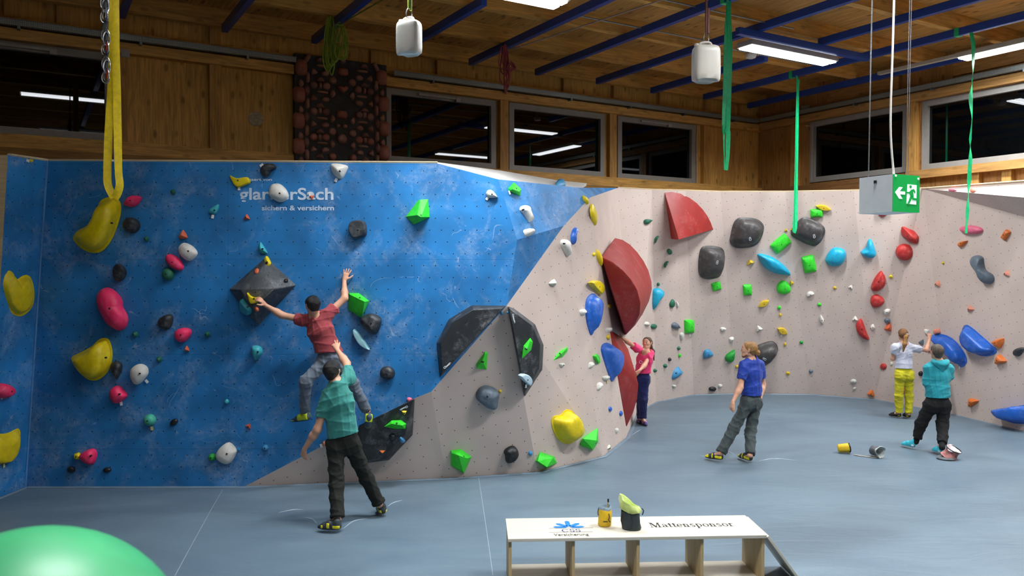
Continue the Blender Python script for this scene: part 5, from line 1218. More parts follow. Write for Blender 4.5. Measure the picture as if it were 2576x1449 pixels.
# ================================================================ people: smooth-union bodies polygonised with surface nets
def rc(a, b, ra, rb, k=.03, w=None, s=1.0, flat=False):
    """tapered capsule a->b; w,s squash it along w; flat = flat ends"""
    return (np.array(a, float), np.array(b, float), ra, rb, k, None if w is None else np.array(V(w).normalized(), float), s, flat)
def prim_d(P, p):
    a, b, ra, rb, k, w, s, flat = p
    q = P - a.astype(np.float32); d = b - a
    if w is not None:
        q = q + np.outer(q.reshape(-1, 3) @ w, w * (s - 1)).reshape(q.shape).astype(np.float32); d = d + w * (d @ w) * (s - 1)
    L2 = max(float(d @ d), 1e-9); tt = (q @ d.astype(np.float32)) / L2; tc = np.clip(tt, 0, 1)
    lat = np.linalg.norm(q - tc[..., None] * d.astype(np.float32), axis=-1) - (ra + (rb - ra) * tc)
    if flat: L = math.sqrt(L2); lat = np.maximum(lat, np.maximum(-tt * L, (tt - 1) * L))
    return lat
def sdf_bm(prims, vs=.007, cuts=(), fold=None, seed=0, subs=()):
    lo = np.min([np.minimum(p[0], p[1]) - max(p[2], p[3]) - .05 for p in prims], axis=0); hi = np.max([np.maximum(p[0], p[1]) + max(p[2], p[3]) + .05 for p in prims], axis=0)
    n = np.ceil((hi - lo) / vs).astype(int) + 1
    ax = [(lo[i] + np.arange(n[i]) * vs).astype(np.float32) for i in range(3)]
    D = np.full(n, .2, np.float32)
    def sub(p, ext):
        r = max(p[2], p[3]) + ext; a = np.minimum(p[0], p[1]) - r; b = np.maximum(p[0], p[1]) + r
        i0 = np.maximum(0, ((a - lo) / vs).astype(int)); i1 = np.minimum(n, ((b - lo) / vs).astype(int) + 2)
        sl = tuple(slice(i0[i], i1[i]) for i in range(3))
        G = np.stack(np.meshgrid(*[ax[i][sl[i]] for i in range(3)], indexing='ij'), -1); return sl, G
    for p in prims:
        sl, G = sub(p, .07); d = prim_d(G, p); c = D[sl]; k = p[4]
        h = np.maximum(k - np.abs(c - d), 0) / k; D[sl] = np.minimum(c, d) - h * h * k * .25
    for p in subs:
        sl, G = sub(p, .05); d = -prim_d(G, p); h = np.maximum(.03 - np.abs(D[sl] - d), 0) / .03; D[sl] = np.maximum(D[sl], d) + h * h * .0075
    if fold or cuts:
        G = np.stack(np.meshgrid(*ax, indexing='ij'), -1)
        if fold:
            amp, fr, st = fold; rg = np.random.RandomState(seed); acc = 0
            msk = np.abs(D) < .05; Q = G[msk]
            for i in range(4):
                v = rg.normal(size=3) * np.array(st); v = v / np.linalg.norm(v) * fr * rg.uniform(.6, 1.4); u = rg.normal(size=3) * 6.5
                acc = acc + (1 - np.abs(np.sin(.5 * (Q @ v.astype(np.float32)) + 1.9 * np.sin(Q @ u.astype(np.float32) + rg.uniform(0, 6)) + rg.uniform(0, 6)))) ** 2.2
            D[msk] += (amp * (.55 - acc / 1.7)).astype(np.float32)
        for pt, nn in cuts:
            D = np.maximum(D, ((G - np.array(pt, np.float32)) @ np.array(nn, np.float32)))
    # surface nets
    S = D < 0; nx, ny, nz = n
    cnt = np.zeros((nx - 1, ny - 1, nz - 1), np.int8)
    for i in (0, 1):
        for j in (0, 1):
            for k in (0, 1): cnt += S[i:nx - 1 + i, j:ny - 1 + j, k:nz - 1 + k]
    act = np.argwhere((cnt > 0) & (cnt < 8)); ids = np.full(cnt.shape, -1, np.int32); ids[tuple(act.T)] = np.arange(len(act))
    acc = np.zeros((len(act), 3)); num = np.zeros(len(act))
    C = [(i, j, k) for i in (0, 1) for j in (0, 1) for k in (0, 1)]
    for a in C:
        for e in range(3):
            if a[e]: continue
            b = list(a); b[e] = 1
            da = D[act[:, 0] + a[0], act[:, 1] + a[1], act[:, 2] + a[2]]; db = D[act[:, 0] + b[0], act[:, 1] + b[1], act[:, 2] + b[2]]
            m = (da < 0) != (db < 0); t = da[m] / (da[m] - db[m]); o = np.array(a, float)[None].repeat(m.sum(), 0); o[:, e] += t
            acc[m] += o; num[m] += 1
    vt = lo + (act + acc / np.maximum(num, 1)[:, None]) * vs
    F_ = []
    for e in range(3):
        o1_, o2_ = [(1, 2), (2, 0), (0, 1)][e]
        sl0 = [slice(1, -1)] * 3; sl0[e] = slice(0, n[e] - 1); sl1 = list(sl0); sl1[e] = slice(1, n[e])
        s0, s1 = S[tuple(sl0)], S[tuple(sl1)]; x = np.argwhere(s0 != s1)
        if not len(x): continue
        fl = s0[tuple(x.T)]; x = x + 1; x[:, e] -= 1
        q = []
        for d1, d2 in ((0, 0), (-1, 0), (-1, -1), (0, -1)):
            y = x.copy(); y[:, o1_] += d1; y[:, o2_] += d2; q.append(ids[tuple(y.T)])
        q = np.stack(q, 1); q[~fl] = q[~fl][:, ::-1]; F_.append(q)
    if not F_: return None, None
    F_ = np.concatenate(F_); F_ = F_[(F_ >= 0).all(1)]
    # one smoothing pass (keeps features, removes stepping)
    for lam in (.5, -.35):
        sm = np.zeros_like(vt); c = np.zeros(len(vt))
        for a, b in ((0, 1), (1, 2), (2, 3), (3, 0)):
            np.add.at(sm, F_[:, a], vt[F_[:, b]]); np.add.at(c, F_[:, a], 1); np.add.at(sm, F_[:, b], vt[F_[:, a]]); np.add.at(c, F_[:, b], 1)
        vt = vt + lam * (sm / np.maximum(c, 1)[:, None] - vt)
    return vt, F_
def sdf_obj(name, prims, mat, parent, vs=.007, cuts=(), fold=None, seed=0, origin=None, subs=()):
    vt, F_ = sdf_bm(prims, vs, cuts, fold, seed, subs)
    if vt is None: print('EMPTY', name); return None
    o_ = np.array(origin if origin is not None else vt.mean(0)); me = bpy.data.meshes.new(name)
    me.vertices.add(len(vt)); me.vertices.foreach_set('co', (vt - o_).astype(np.float32).ravel())
    me.loops.add(F_.size); me.loops.foreach_set('vertex_index', F_.astype(np.int32).ravel())
    me.polygons.add(len(F_)); me.polygons.foreach_set('loop_start', np.arange(0, F_.size, 4, dtype=np.int32)); me.polygons.foreach_set('use_smooth', np.ones(len(F_), bool))
    me.update(calc_edges=True); me.validate()
    me.materials.append(mat); o = bpy.data.objects.new(name, me); COL.objects.link(o)
    Mx = Matrix.Translation(V(o_)); WL[o.name] = Mx
    if parent is not None: o.parent = parent; o.matrix_basis = WL[parent.name].inverted() @ Mx
    else: o.matrix_basis = Mx
    return o
SKIN = M('skin', 'd8a184', .5, .08, 6, sub=.12); SKIN2 = M('skin_flushed', 'd2957a', .5, .1, 6, sub=.12)
def hand(wr, fd, pn, th, curl=(20, 25, 25, 20), spread=7, S=1.0, tc=35, kn=None):
    """wr wrist, fd finger direction, pn palm normal (side the fingers curl to), th +1/-1 thumb side"""
    fd = V(fd).normalized(); pn = (V(pn) - fd * V(pn).dot(fd)).normalized(); sd = fd.cross(pn) * th; P = []
    kc = wr + fd * .088 * S
    P += [rc(wr, wr + fd * .03 * S, .024 * S, .03 * S, .02, pn, 1.45), rc(wr + fd * .03 * S + sd * .012 * S, kc + sd * .022 * S, .02 * S, .0165 * S, .015, pn, 1.2), rc(wr + fd * .03 * S - sd * .01 * S, kc - sd * .022 * S, .02 * S, .015 * S, .015, pn, 1.2), rc(wr + fd * .02 * S, kc, .022 * S, .017 * S, .015, pn, 1.25)]
    for i, (o_, L, r) in enumerate(((.031, .072, .0093), (.0105, .08, .0096), (-.0105, .074, .0092), (-.031, .058, .0082))):
        a = R(spread * (1.5 - i) * .8); d = (fd * math.cos(a) + sd * math.sin(a)).normalized(); p = kc + sd * o_ * S - pn * .002; c = 0; rr = r * S
        for j, fr in enumerate((.45, .3, .25)):
            c += R(curl[i] * (1.0 if j else .8)); dd = d * math.cos(c) + pn * math.sin(c); q = p + dd * L * fr * S
            P.append(rc(p, q, rr, rr * .93, .006)); p = q; rr *= .93
    p = wr + fd * .03 * S + sd * .022 * S; a = R(tc); d = (fd * math.cos(a) + sd * math.sin(a) + pn * .25).normalized(); q = p + d * .042 * S
    P.append(rc(p, q, .0145 * S, .0115 * S, .014)); d2 = (d * .8 + fd * .45 + pn * .15).normalized(); q2 = q + d2 * .032 * S; P.append(rc(q, q2, .0112 * S, .0103 * S, .006)); P.append(rc(q2, q2 + (d2 + fd * .2).normalized() * .024 * S, .0103 * S, .0085 * S, .006))
    return P
def head_prims(c, f, u, neck, S=1.0, nr=.056, fem=False):
    f = V(f).normalized(); u = (V(u) - f * V(u).dot(f)).normalized(); r = f.cross(u)
    P = [rc(c + u * .03 * S - f * .028 * S, c + u * .032 * S + f * .02 * S, .088 * S, .082 * S, .04, r, 1.14), rc(c + f * .03 * S - u * .02 * S, c + f * .045 * S - u * .06 * S, .066 * S, .05 * S, .04, r, 1.05),
         rc(c + f * .068 * S - u * .088 * S, c + f * .066 * S - u * .082 * S, .026 * S, .026 * S, .03), rc(c + f * .02 * S - u * .06 * S + r * .04 * S, c + f * .06 * S - u * .085 * S + r * .015 * S, .022 * S, .02 * S, .03), rc(c + f * .02 * S - u * .06 * S - r * .04 * S, c + f * .06 * S - u * .085 * S - r * .015 * S, .022 * S, .02 * S, .03),
         rc(c + f * .088 * S + u * .018 * S, c + f * .106 * S - u * .022 * S, .0095 * S, .0125 * S, .012), rc(c + f * .098 * S - u * .026 * S + r * .01 * S, c + f * .098 * S - u * .026 * S - r * .01 * S, .0085 * S, .0085 * S, .01),
         rc(c + f * .079 * S + u * .033 * S + r * .035 * S, c + f * .079 * S + u * .033 * S - r * .035 * S, .0135 * S, .0135 * S, .016), rc(c + f * .068 * S - u * .02 * S + r * .04 * S, c + f * .07 * S - u * .022 * S + r * .038 * S, .02 * S, .02 * S, .02), rc(c + f * .068 * S - u * .02 * S - r * .04 * S, c + f * .07 * S - u * .022 * S - r * .038 * S, .02 * S, .02 * S, .02),
         rc(neck, c - u * .055 * S - f * .022 * S, nr, nr * .88, .04)]
    for s in (1, -1): P.append(rc(c + r * s * .078 * S - f * .005 * S - u * .022 * S, c + r * s * .081 * S - f * .012 * S + u * .012 * S, .013 * S, .018 * S, .008, r, 1.9))
    return P, f, u, r
def shoe(par, heel, toe, ankle, up, cols, S=1.0, high=True, soleflat=True):
    """climbing shoe or trainer: upper > sole, bands"""
    heel, toe, ankle, up = V(heel), V(toe), V(ankle), V(up).normalized(); f = (toe - heel); L = f.length; f.normalize(); up = (up - f * up.dot(f)).normalized(); r = f.cross(up)
    h0 = heel + up * .034 * S + f * .035 * S; ball = heel + f * L * .68 + up * .028 * S; tt = toe - f * .03 * S + up * .022 * S; ins = heel + f * L * .45 + up * .055 * S
    P = [rc(h0, ball, .034 * S, .04 * S, .03, up, 1.0), rc(ball, tt, .04 * S, .025 * S, .02, up, 1.25), rc(h0 + up * .01, ins, .034 * S, .033 * S, .03), rc(ins, ball, .034 * S, .03 * S, .03), rc(h0, h0 + up * .05 * S, .033 * S, .032 * S, .025)]
    if high: P.append(rc(h0 + up * .04 * S + f * .015, ankle + (ankle - h0) * .05, .034 * S, .036 * S, .025))
    base = heel + up * .006
    up_c = [(base, -up)]
    o = sdf_obj('shoe', P, cols[0], par, .006, up_c)
    P2 = [(p[0], p[1], p[2] + .004, p[3] + .004, p[4], p[5], p[6], p[7]) for p in P]
    sdf_obj('sole', P2[:2], cols[1], o, .006, [(heel, -up), (heel + up * .018, up)])
    for (a0, a1, ht, m) in cols[2]:
        q0, q1 = heel + f * L * a0, heel + f * L * a1
        sdf_obj('shoe_band', [(p[0], p[1], p[2] + .003, p[3] + .003, p[4], p[5], p[6], p[7]) for p in P], m, o, .006, [(q0, -f), (q1, f), (heel + up * .016, -up), (heel + up * ht, up)])
    return o
def L3(a, b, t): return a + (b - a) * t
def person(label, J, fwd, hf, hu, hands, shirt, trou, shoes, hair, skin=SKIN, fem=False, S=1.0, sleeve=.55, hemcut=None, longs=False, cr=(.155, .135, .15), head_S=1.0):
    """J: joints in world space; fwd = chest direction"""
    up = (J['neck'] - J['pel']).normalized(); fwd = (V(fwd) - up * V(fwd).dot(up)).normalized()
    ch = L3(J['pel'], J['neck'], .66); wa = L3(J['pel'], J['neck'], .3); w1, w2, w3 = cr
    P, f, u, r = head_prims(J['head'], hf, hu, J['neck'], head_S, .05 if fem else .057)
    tr = [rc(L3(J['pel'], J['neck'], .84), ch, .13 * S, w1 * S, .06, fwd, 1.5), rc(ch, wa, w1 * S, w2 * S, .06, fwd, 1.42), rc(wa, J['pel'], w2 * S, w3 * S, .06, fwd, 1.35), rc(J['shL'], J['neck'], .058 * S, .06 * S, .05), rc(J['shR'], J['neck'], .058 * S, .06 * S, .05)]
    body = list(P) + [(p[0], p[1], p[2] - .012, p[3] - .012, p[4], p[5], p[6], p[7]) for p in tr]
    for s in 'LR':
        sh, el, wr = J['sh' + s], J['el' + s], J['wr' + s]
        body += [rc(sh, el, .05 * S, .041 * S, .03), rc(el, L3(el, wr, .3), .04 * S, .041 * S, .04), rc(L3(el, wr, .3), wr, .041 * S, .026 * S, .04)]
        hp, kn, an = J['hip' + s], J['kn' + s], J['an' + s]
        body += [rc(hp, kn, .08 * S, .052 * S, .04), rc(kn, an, .05 * S, .036 * S, .03), rc(an, an + (J['toe' + s] - J['heel' + s]) * .3 - V((0, 0, .03)), .034, .024, .03)]
    for h in hands: body += hand(*h[0], **h[1])
    base = (J['anL'] + J['anR']) / 2; base.z = min(J['anL'].z, J['anR'].z)
    b = sdf_obj('person', body, skin, None, .006, (), None, 0, base); tag(b, label, 'person')
    # shirt
    infl = .012; T = [(p[0], p[1], p[2] + infl, p[3] + infl, p[4], p[5], p[6], p[7]) for p in tr]
    hem = J.get('hem', L3(J['pel'], J['neck'], .06)); T.append(rc(wa, L3(J['pel'], J['neck'], -.12), (w2 + .022) * S, (w3 + .026) * S, .06, fwd, 1.3))
    for s in 'LR':
        sh, el, wr = J['sh' + s], J['el' + s], J['wr' + s]
        if longs: T += [rc(sh, el, .07 * S, .058 * S, .05), rc(el, L3(el, wr, .97), .056 * S, .042 * S, .03, None, 1, True)]
        else: T += [rc(L3(sh, el, -.05), L3(sh, el, .3), .066 * S, .068 * S, .05), rc(L3(sh, el, .1), L3(sh, el, sleeve), .068 * S, .071 * S, .04, None, 1, True)]
    hd = J.get('hemdir', -up); nk = J['neck'] + u * .022
    subs = [rc(J['neck'] - up * .01, J['head'] - u * .02, .064 if not fem else .075, .07, .02)]
    if 'vneck' in J: subs += [rc(J['neck'] + up * .03, J['vneck'], .07, .03, .02), rc(J['neck'] + up * .03, J['neck'] + up * .1, .085, .1, .02)]
    so = sdf_obj('shirt', T, shirt[0], b, .008, [(hem, hd)], shirt[1], 3, None, subs)
    # trousers
    tr_r, tk, ta = trou[2]; Q = [rc(L3(J['pel'], J['neck'], .22), J['pel'], (w2 + .012) * S, (w3 + .012) * S, .06, fwd, 1.35), rc(J['hipL'], J['hipR'], tr_r * 1.05, tr_r * 1.05, .06)]
    if fem: Q += [rc(J['hipL'] - fwd * .05, J['hipL'] - fwd * .055 - up * .03, .088, .085, .05), rc(J['hipR'] - fwd * .05, J['hipR'] - fwd * .055 - up * .03, .088, .085, .05)]
    for s in 'LR': Q += [rc(J['hip' + s], J['kn' + s], tr_r, tk, .05), rc(J['kn' + s], L3(J['kn' + s], J['an' + s], trou[3]), tk, ta, .04, None, 1, True)]
    to = sdf_obj('trousers', Q, trou[0], b, .008, [(L3(J['pel'], J['neck'], .2), up)], trou[1], 5)
    for s in 'LR':
        if shoes: shoe(b, J['heel' + s], J['toe' + s], J['an' + s], J.get('fup' + s, V((0, 0, 1))), shoes[0], shoes[1], shoes[2])
    # hair
    c = J['head']; hs = head_S; H = [rc(c + u * .03 * hs - f * .03 * hs, c + u * .034 * hs + f * .016 * hs, .097 * hs, .088 * hs, .04, r, 1.12), rc(c - f * .045 * hs, c - f * .045 * hs - u * hair.get('nape', .05) * hs, .07 * hs, .052 * hs, .04, r, 1.0)]
    hn = (f * .82 - u * hair.get('tilt', .5)).normalized(); cuts = [(c + f * .035 * hs + u * .02 * hs, hn), (c - u * (hair.get('nape', .05) + .035) * hs, -u)]
    ho = sdf_obj('hair', H, hair['m'], b, .005, cuts, (.004, 90, (1, 1, 1)), 9)
    return b, dict(f=f, u=u, r=r, fwd=fwd, up=up, hair=ho, shirt=so, trousers=to)
def cloth(k, c, rough=.8, b=.35, st=None, bs=30): return M(k, c, rough, .12, 10, bump=b, bs=bs, sheen=0 if 'black' in k else .1)
RUB = M('shoe_rubber', '17191a', .5, .1); YEL = M('shoe_yellow', 'ddd018', .5, .1); DSH = M('shoe_dark', '2a3336', .6, .15); TEAL = M('shoe_teal', '38b6c8', .6, .1); WSOLE = M('sole_white', 'd8dee2', .55, .05); PUR = M('shoe_purple', '46407a', .55, .1); PNK = M('strap_pink', 'd98ab0', .6); SLATE = M('shoe_slate', '44525e', .6, .15)
def HAIRM(k, c): return M(k, c, .45, .35, 30, bump=.6, bs=200, stretch=(3, 3, .6))
# ---- climber on the blue wall (all joints measured off the wall surface)
def cl(x, y, off): return onB(x, y) + Bn * 0 + (CAM - onB(x, y)).normalized() * off
J = dict(head=cl(786, 768, .42), neck=cl(793, 797, .36), pel=cl(834, 902, .3), shL=cl(768, 806, .32), shR=cl(824, 791, .32), elL=cl(709, 793, .36), elR=cl(867, 750, .22), wrL=cl(668, 768, .42), wrR=cl(866, 706, .07),
         hipL=cl(818, 912, .3), hipR=cl(852, 907, .28), knL=cl(769, 958, .42), knR=cl(886, 962, .4), anL=cl(767, 1040, .2), anR=cl(924, 1036, .22), heelL=cl(781, 1056, .27), toeL=cl(735, 1061, .06), heelR=cl(929, 1040, .3), toeR=cl(924, 1078, .33))
J['hem'] = cl(831, 886, .3); J['hemdir'] = V((.06, -.05, -1)).normalized(); J['fupL'] = V((0, -.25, 1)); J['fupR'] = V((.25, -1, .35))
RED = cloth('shirt_brick', 'a04046', .85); GRY = cloth('trousers_grey', '66707e', .85)
c1, k1 = person('climber in brick red shirt and grey trousers hanging on the blue wall', J, (.1, 1, 0), (-.62, .78, -.12), (-.03, -.1, 1), [((J['wrL'], (cl(650, 748, .5) - J['wrL']), (0, .6, -.8), 1), dict(curl=(30, 30, 28, 25), spread=5, tc=50)), ((J['wrR'], (cl(875, 675, .03) - J['wrR']), (0, 1, 0), -1), dict(curl=(3, 3, 3, 3), spread=11, tc=55))],
       (RED, (.014, 42, (.5, .6, 1.2))), (GRY, (.012, 40, (.7, .7, 1.2)), (.098, .078, .066), .93), ([M('shoe_grey_blue', '3c4a58', .6, .15), RUB, [(.02, .55, .095, M('shoe_lime', 'c9dc1e', .5, .1)), (.78, 1.0, .026, YEL)]], 1.0, True), dict(m=HAIRM('hair_dark', '0f0a07'), nape=.045, tilt=.4), S=.98, sleeve=.42)
for s in 'LR':
    a, kx = J['an' + s], J['kn' + s]; d = (kx - a).normalized(); sdf_obj('sock', [rc(a - d * .03, a + d * .03, .041, .042, .02)], M('sock_red', '7a2c34', .8, .3, 60), c1, .006)
# ---- spotter
D0 = 9.15
J = dict(head=at(836, 934, D0 + .03), neck=at(847, 968, D0), pel=at(864, 1106, D0 + .02), shL=at(824, 998, D0 - .02), shR=at(878, 953, D0 + .12), elL=at(798, 1081, D0 - .04), elR=at(872, 915, D0 + .38), wrL=at(766, 1130, D0 + .06), wrR=at(848, 880, D0 + .52),
         hipL=at(845, 1122, D0), hipR=at(883, 1118, D0 + .06), knL=at(846, 1222, D0 - .1), knR=at(921, 1200, D0 + .2))
fl1, fl2 = atz(830, 1330), atz(958, 1291)
J['anL'] = at(849, 1306, fl1.y + .02); J['anR'] = at(955, 1269, fl2.y)
J['heelL'] = atz(857, 1332, .0); J['toeL'] = atz(798, 1329, .0); J['heelR'] = atz(965, 1294, -.01); J['toeR'] = J['heelR'] + V((-.10, .23, 0))
J['hem'] = at(861, 1096, D0); J['hemdir'] = V((.24, 0, -1)).normalized()
GRN = cloth('shirt_green', '35877f', .85); BLKT = cloth('trousers_olive_black', '12150f', .9)
c2, k2 = person('spotter in green T-shirt and dark trousers, one arm raised towards the climber', J, (.05, 1, 0), (.15, 1, .1), (-.05, -.1, 1), [((J['wrL'], (-.35, .35, -1), (.5, .8, 0), 1), dict(curl=(35, 35, 35, 35), spread=3, tc=25)), ((J['wrR'], (at(839, 858, D0 + .62) - J['wrR']), (-.1, .9, -.3), -1), dict(curl=(8, 6, 30, 38), spread=8, tc=30))],
       (GRN, (.013, 40, (.6, .6, 1.2))), (BLKT, (.011, 40, (.7, .7, 1.2)), (.098, .082, .075), .95), ([DSH, RUB, [(.0, .3, .05, YEL), (.42, .55, .075, YEL), (.7, .8, .05, YEL)]], 1.05, True), dict(m=HAIRM('hair_dark_brown', '150e09'), nape=.05, tilt=.35), S=1.03, sleeve=.62, head_S=1.04)
for s in 'LR':
    a, kx = J['an' + s], J['kn' + s]; q = L3(kx, a, .95); q0 = L3(kx, a, .86); sdf_obj('trouser_cuff', [rc(q0, q, .083, .083, .02, None, 1, True)], BLKT, c2, .006)
# ---- woman in pink
D0 = 14.55
J = dict(head=at(1628, 864, D0 + .1), neck=at(1624, 884, D0 + .06), pel=at(1616, 948, D0 + .1), shL=at(1636, 890, D0 + .1), shR=at(1601, 876, D0 - .02), elL=at(1622, 918, D0 - .12), elR=at(1582, 862, D0 - .14), wrL=at(1609, 932, D0 - .3), wrR=at(1566, 851, D0 - .3),
         hipL=at(1621, 955, D0 + .12), hipR=at(1611, 956, D0 + .12), knL=at(1619, 1002, D0 + .12), knR=at(1611, 1003, D0 + .2), anL=at(1617, 1052, 14.85), anR=at(1611, 1050, 15.1))
J['heelL'] = atz(1614, 1062); J['toeL'] = atz(1627, 1072); J['heelR'] = atz(1607, 1056); J['toeR'] = atz(1609, 1066)
J['hem'] = at(1617, 940, D0); J['hemdir'] = V((0, 0, -1)); J['vneck'] = J['neck'] + V((-.1, -.14, -.07))
PKS = cloth('shirt_pink', 'f0407a', .8); NAVY = cloth('trousers_navy', '141c58', .85)
c3, k3 = person('woman in bright pink top and navy trousers holding the tall red volume', J, (-.6, -.8, -.1), (-.55, -.8, .2), (-.1, 0, 1), [((J['wrL'], (-.75, -.3, -.5), (-.4, .9, 0), 1), dict(curl=(35, 35, 35, 35), spread=5, S=.92)), ((J['wrR'], (-.65, -.1, .75), (-.6, .2, -.6), -1), dict(curl=(10, 10, 12, 14), spread=7, S=.92))],
       (PKS, (.009, 42, (.6, .6, 1.2))), (NAVY, (.009, 40, (.7, .7, 1.1)), (.088, .078, .07), .97), ([PUR, RUB, [(.45, .55, .08, PNK), (.62, .72, .07, PNK)]], .92, True), dict(m=HAIRM('hair_brown', '5a4028'), nape=.03, tilt=.75), fem=True, S=.88, sleeve=.42, cr=(.15, .125, .15), head_S=.96)
def face(c, k, hd, S, brow='3a2a1c', smile=True):
    f, u, r = k['f'], k['u'], k['r']
    for s in (1, -1):
        e = hd + (f * .083 + u * .01 + r * s * .031) * S
        bm = bmesh.new(); bmesh.ops.create_uvsphere(bm, u_segments=14, v_segments=8, radius=.015 * S, matrix=Matrix.Translation(e)); eo = obj('eye', bm, M('eye_white', 'efeae4', .25, 0), c, smooth=60)
        bm = bmesh.new(); bmesh.ops.create_uvsphere(bm, u_segments=12, v_segments=8, radius=.0095 * S, matrix=Matrix.Translation(e + f * .0078 * S)); obj('iris', bm, M('iris_dark', '2a1c12', .2, 0), eo, smooth=60)
        tube('eyebrow', [hd + (f * .092 + u * .036 + r * s * .016) * S, hd + (f * .092 + u * .043 + r * s * .034) * S, hd + (f * .078 + u * .036 + r * s * .052) * S], .006 * S, M('brow_' + brow, brow, .7), c, 6, n=3)
    m = hd - u * .055 * S + f * .096 * S
    ps = [m + r * .026 * S + u * .009 * S - f * .014 * S, m - u * .001 * S, m - r * .026 * S + u * .009 * S - f * .014 * S]
    tube('mouth', ps, .0062 * S, M('lips', 'b4605c', .45), c, 6, n=5)
    if smile: tube('teeth', [p + f * .004 * S for p in ps[:1] + [m + u * .001] + ps[2:]], .0032 * S, M('teeth', 'f2ece2', .3), c, 6, n=5)
face(c3, k3, J['head'], .96)
f, u = k3['f'], k3['u']; hd = J['head']; tl = [hd - f * .09 + u * .01, hd - f * .13 - u * .03, at(1643, 884, D0 + .2), at(1645, 906, D0 + .2)]
sdf_obj('ponytail', [rc(tl[0], tl[1], .028, .034, .03), rc(tl[1], tl[2], .034, .03, .03), rc(tl[2], tl[3], .03, .012, .03)], HAIRM('hair_brown', '5a4028'), k3['hair'], .006, (), (.003, 90, (1, 1, .3)), 4)
fr = k3['fwd']; pc = L3(J['pel'], J['neck'], .62) + fr * .125
tube('shirt_print', [pc + V((.05, 0, .03)), pc + V((.02, 0, -.02)), pc + V((-.03, 0, -.025)), pc + V((-.02, 0, .02)), pc + V((.02, 0, .0))], .004, M('print_grey', 'd8d0d8', .6), k3['shirt'], 5, n=4)
# ---- man in blue
D0 = 12.2
J = dict(head=at(1884, 880, D0 - .02), neck=at(1891, 906, D0), pel=at(1890, 1002, D0 + .02), shL=at(1871, 920, D0 - .1), shR=at(1911, 919, D0 + .1), elL=at(1862, 975, D0 - .16), elR=at(1919, 968, D0 + .18), wrL=at(1844, 1010, D0 - .22), wrR=at(1912, 1004, D0 + .02),
         hipL=at(1881, 1013, D0 - .04), hipR=at(1901, 1013, D0 + .08), knL=at(1847, 1075, D0 - .06), knR=at(1888, 1082, D0 + .04))
fa, fb = atz(1818, 1157), atz(1890, 1160)
J['heelL'] = fa; J['toeL'] = atz(1773, 1151); J['heelR'] = fb; J['toeR'] = atz(1857, 1149); J['anL'] = at(1813, 1140, fa.y); J['anR'] = at(1887, 1145, fb.y)
J['hem'] = at(1887, 994, D0); J['hemdir'] = V((-.05, 0, -1)).normalized()
BLUS = cloth('shirt_royal_blue', '0b3598', .6, .3); GRT = cloth('trousers_grey_green', '3b4444', .85)
c4, k4 = person('man with blond hair bun, royal blue shirt and grey trousers, watching from the mat', J, (-.5, .85, 0), (-.93, .36, .04), (0, 0, 1), [((J['wrL'], (-.25, -.05, -1), (.8, .4, 0), 1), dict(curl=(18, 22, 26, 28), spread=3, tc=20)), ((J['wrR'], (-.6, .1, -.6), (-.5, .8, 0), -1), dict(curl=(25, 25, 25, 25), spread=3))],
       (BLUS, (.012, 38, (.6, .6, 1.2))), (GRT, (.011, 38, (.7, .7, 1.2)), (.096, .085, .076), .97), ([DSH, RUB, [(.02, .4, .06, YEL), (.5, .58, .085, YEL), (.74, 1.0, .06, YEL)]], 1.05, True), dict(m=HAIRM('hair_blond', '9a6f3a'), nape=.03, tilt=.45), S=1.0, sleeve=.62, cr=(.16, .14, .15), head_S=1.02)
face(c4, k4, J['head'], 1.02, '7a5a34', False)
f, u = k4['f'], k4['u']; hd = J['head']; bc_ = hd - f * .115 - u * .02
sdf_obj('hair_bun', [rc(bc_, bc_ - f * .02 - u * .01, .036, .032, .02), rc(bc_ - u * .03, bc_ - u * .045 - f * .012, .026, .022, .02), rc(bc_ + u * .015 - f * .03, bc_ - u * .04 - f * .035, .014, .014, .01)], HAIRM('hair_blond', '9a6f3a'), k4['hair'], .005, (), (.004, 110, (1, 1, 1)), 5)
rr_ = k4['r']
sdf_obj('beard', [rc(hd + f * .07 - u * .092, hd + f * .074 - u * .1, .033, .029, .02)] + [rc(hd + f * .02 - u * .062 + rr_ * q * .042, hd + f * .06 - u * .09 + rr_ * q * .018, .025, .026, .02) for q in (1, -1)], HAIRM('beard_blond', '9a7040'), c4, .005, [(hd - u * .066, u)])
# ---- woman in white T-shirt and yellow trousers
D0 = 15.5
J = dict(head=at(2271, 842, D0 + .03), neck=at(2274, 866, D0), pel=at(2274, 934, D0), shL=at(2251, 874, D0), shR=at(2298, 876, D0), elL=at(2246, 902, D0 + .08), elR=at(2331, 881, D0 + .12), wrL=at(2252, 892, D0 + .32), wrR=at(2338, 854, D0 + .3),
         hipL=at(2264, 944, D0), hipR=at(2285, 944, D0), knL=at(2261, 994, D0), knR=at(2287, 995, D0 + .02), anL=at(2262, 1037, D0 + .02), anR=at(2286, 1040, D0 - .02))
J['heelL'] = atz(2266, 1049); J['toeL'] = J['heelL'] + V((-.16, .17, 0)); J['heelR'] = atz(2288, 1051); J['toeR'] = J['heelR'] + V((-.02, .23, 0))
J['hem'] = at(2274, 926, D0); J['hemdir'] = V((0, 0, -1))
WHT = cloth('shirt_white', 'c6c8d6', .85, .3); YLT = cloth('trousers_lime', 'bdb514', .85)
